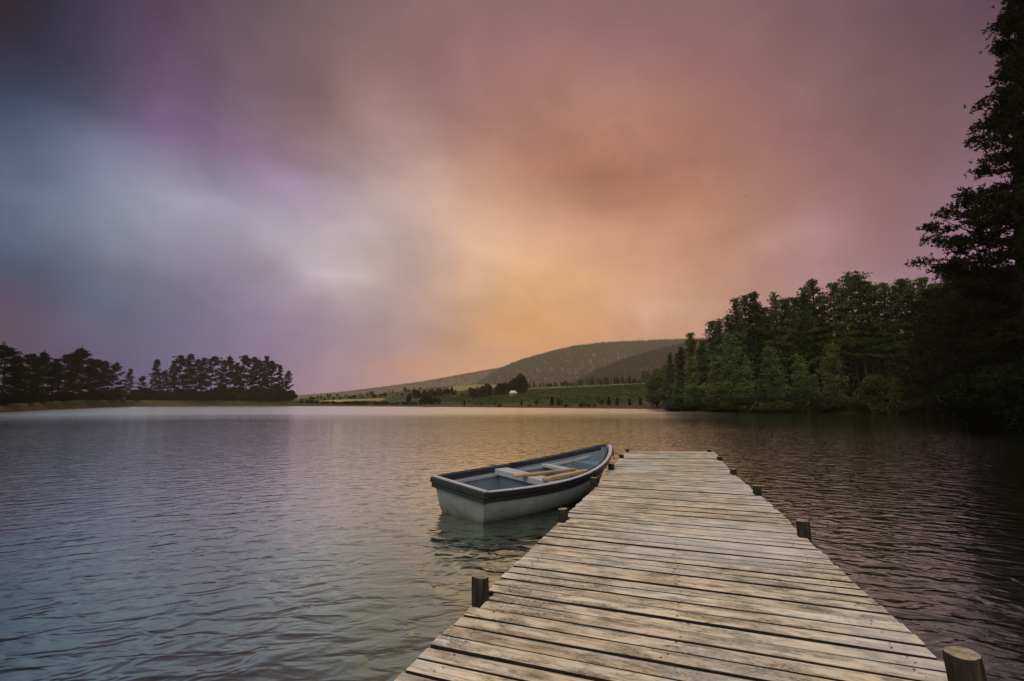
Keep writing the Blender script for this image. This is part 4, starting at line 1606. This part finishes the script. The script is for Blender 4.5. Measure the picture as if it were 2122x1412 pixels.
# bulkhead board below the middle seat
mb = MB()
hp = [hull_pt(1.25 / BL, v, 1, .03) for v in (.15, .2, .3, .45, .6, .75)]
ring = [(p[0], p[2]) for p in hp if p[2] < .35]
ring = ring + [(-x, z) for x, z in ring[::-1]]
mb.add([(x, 1.25, z) for x, z in ring] + [(x, 1.27, z) for x, z in ring], [tuple(range(len(ring))), tuple(range(len(ring), 2 * len(ring)))[::-1]])
mb.build('seat_support', M['blue'], boat)
seat('thwart', 2.17, 2.32, .445, .045, M['thwart'])
mb = MB()
rows = []
for s in np.linspace(2.74, 3.30, 8):
    w = max(bw_(s / BL) - .03, .0)
    rows.append([(-w, s, .48), (0, s, .482), (w, s, .48)])
mb.grid(rows)
hp = [hull_pt(2.74 / BL, v, 1, .03) for v in (.12, .2, .35, .5, .7)]
hp = [p for p in hp if p[2] < .47]
w = bw_(2.74 / BL) - .03
ring = [(w, .48)] + [(p[0], p[2]) for p in hp[::-1]]
ring = ring + [(-x, z) for x, z in ring[::-1]]
mb.add([(x, 2.74, z) for x, z in ring], [tuple(range(len(ring)))])
mb.build('bow_seat', M['blue'], boat)
# rowlock block on the far rim
mb = MB()
for sg in (-1, 1):
    t = .50
    mb.box((sg * (bw_(t) - .03), BL * t, bz_(t) - .03), (.04, .26, .09), None, .006)
mb.build('rowlock_block', M['black'], boat)


# loose oars lying on the seats
def board(name, a, b, w, th, mat, label, blade=0):
    ry = Matrix.Rotation(BR, 3, 'Y')
    rz = Matrix.Rotation(-BH, 3, 'Z')

    def wld(p):
        return rz @ (ry @ Vector(p)) + Vector((BX, BY, 0))
    A_, B_ = wld(a), wld(b)
    d = B_ - A_
    Ln = d.length
    o = empty(name, A_)
    o.rotation_euler = d.to_track_quat('Y', 'Z').to_euler()
    tag(o, label, 'oar')
    mb = MB()
    rows = []
    st = [(0, .80, .55), (.015, .98, .9), (.05, 1, 1), (.4, .98, 1), (.6, .92, 1), (.64, .86, 1)]
    sh = [(.64, .85, .98), (.8, .83, .98), (.985, .80, .96), (1.0, .72, .8)]
    for part, ss in (('blade', st), ('loom', sh)):
        mb = MB()
        rows = []
        for t, ww, hh in ss:
            hw, hh_ = w / 2 * ww, th / 2 * hh
            c = .006
            rows.append([(-hw + c, Ln * t, -hh_), (hw - c, Ln * t, -hh_), (hw, Ln * t, -hh_ + c), (hw, Ln * t, hh_ - c), (hw - c, Ln * t, hh_), (-hw + c, Ln * t, hh_), (-hw, Ln * t, hh_ - c), (-hw, Ln * t, -hh_ + c)])
        mb.grid(rows, True)
        mb.f.append(tuple(range(8)))
        mb.f.append(tuple(range((len(ss) - 1) * 8, len(ss) * 8))[::-1])
        mb.m += [0, 0]
        mb.build(part, mat, o)


board('oar', (.03, .97, .448), (.17, 2.22, .464), .095, .034, M['oar_a'], 'pale brown wooden oar lying on the seats nearer the middle of the boat')
board('oar', (.46, 1.17, .455), (.50, 2.12, .50), .105, .048, M['oar_b'], 'yellowish thick wooden oar lying on the seats closer to the jetty')

# frayed orange rope at the bow
mb = MB()
ry = Matrix.Rotation(BR, 3, 'Y')
rz = Matrix.Rotation(-BH, 3, 'Z')
for k in range(5):
    base = Vector((.015 + .006 * k, BL + .045, ZB - .03))
    pts_ = [base, base + Vector((.02 + .004 * k, .02, -.05)), base + Vector((.025 + .008 * k, .015, -.11 - .01 * k)), base + Vector((.02 + .012 * k, .01, -.17 - .012 * k))]
    mb.tube([p for p in pts_], [.008, .010, .008, .003], 6)
for k in range(7):
    mb.tube([(-.06 + .02 * k, BL - .04, ZB + .012), (-.06 + .021 * k, BL - .05 + .01 * (k % 2), ZB + .03), (-.06 + .02 * k, BL - .09, ZB - .01)], [.006, .006, .002], 5)
mb.build('rope', M['rope'], boat)

# ------------------------------------------------------------------ haze
mb = MB()
mb.box((1275, 0, 168), (6450, 9000, 344))
m = NT('evening_haze')
pv = m.n('ShaderNodeVolumePrincipled')
pv.inputs['Color'].default_value = (.92, .70, .54, 1)
pv.inputs['Density'].default_value = HAZE_D
pv.inputs['Anisotropy'].default_value = 0.0
m.l(pv.outputs[0], m.out.inputs['Volume'])
hz = mb.build('haze', m.mat)
tag(hz, 'thin warm evening haze over the lake and hills', kind='stuff')
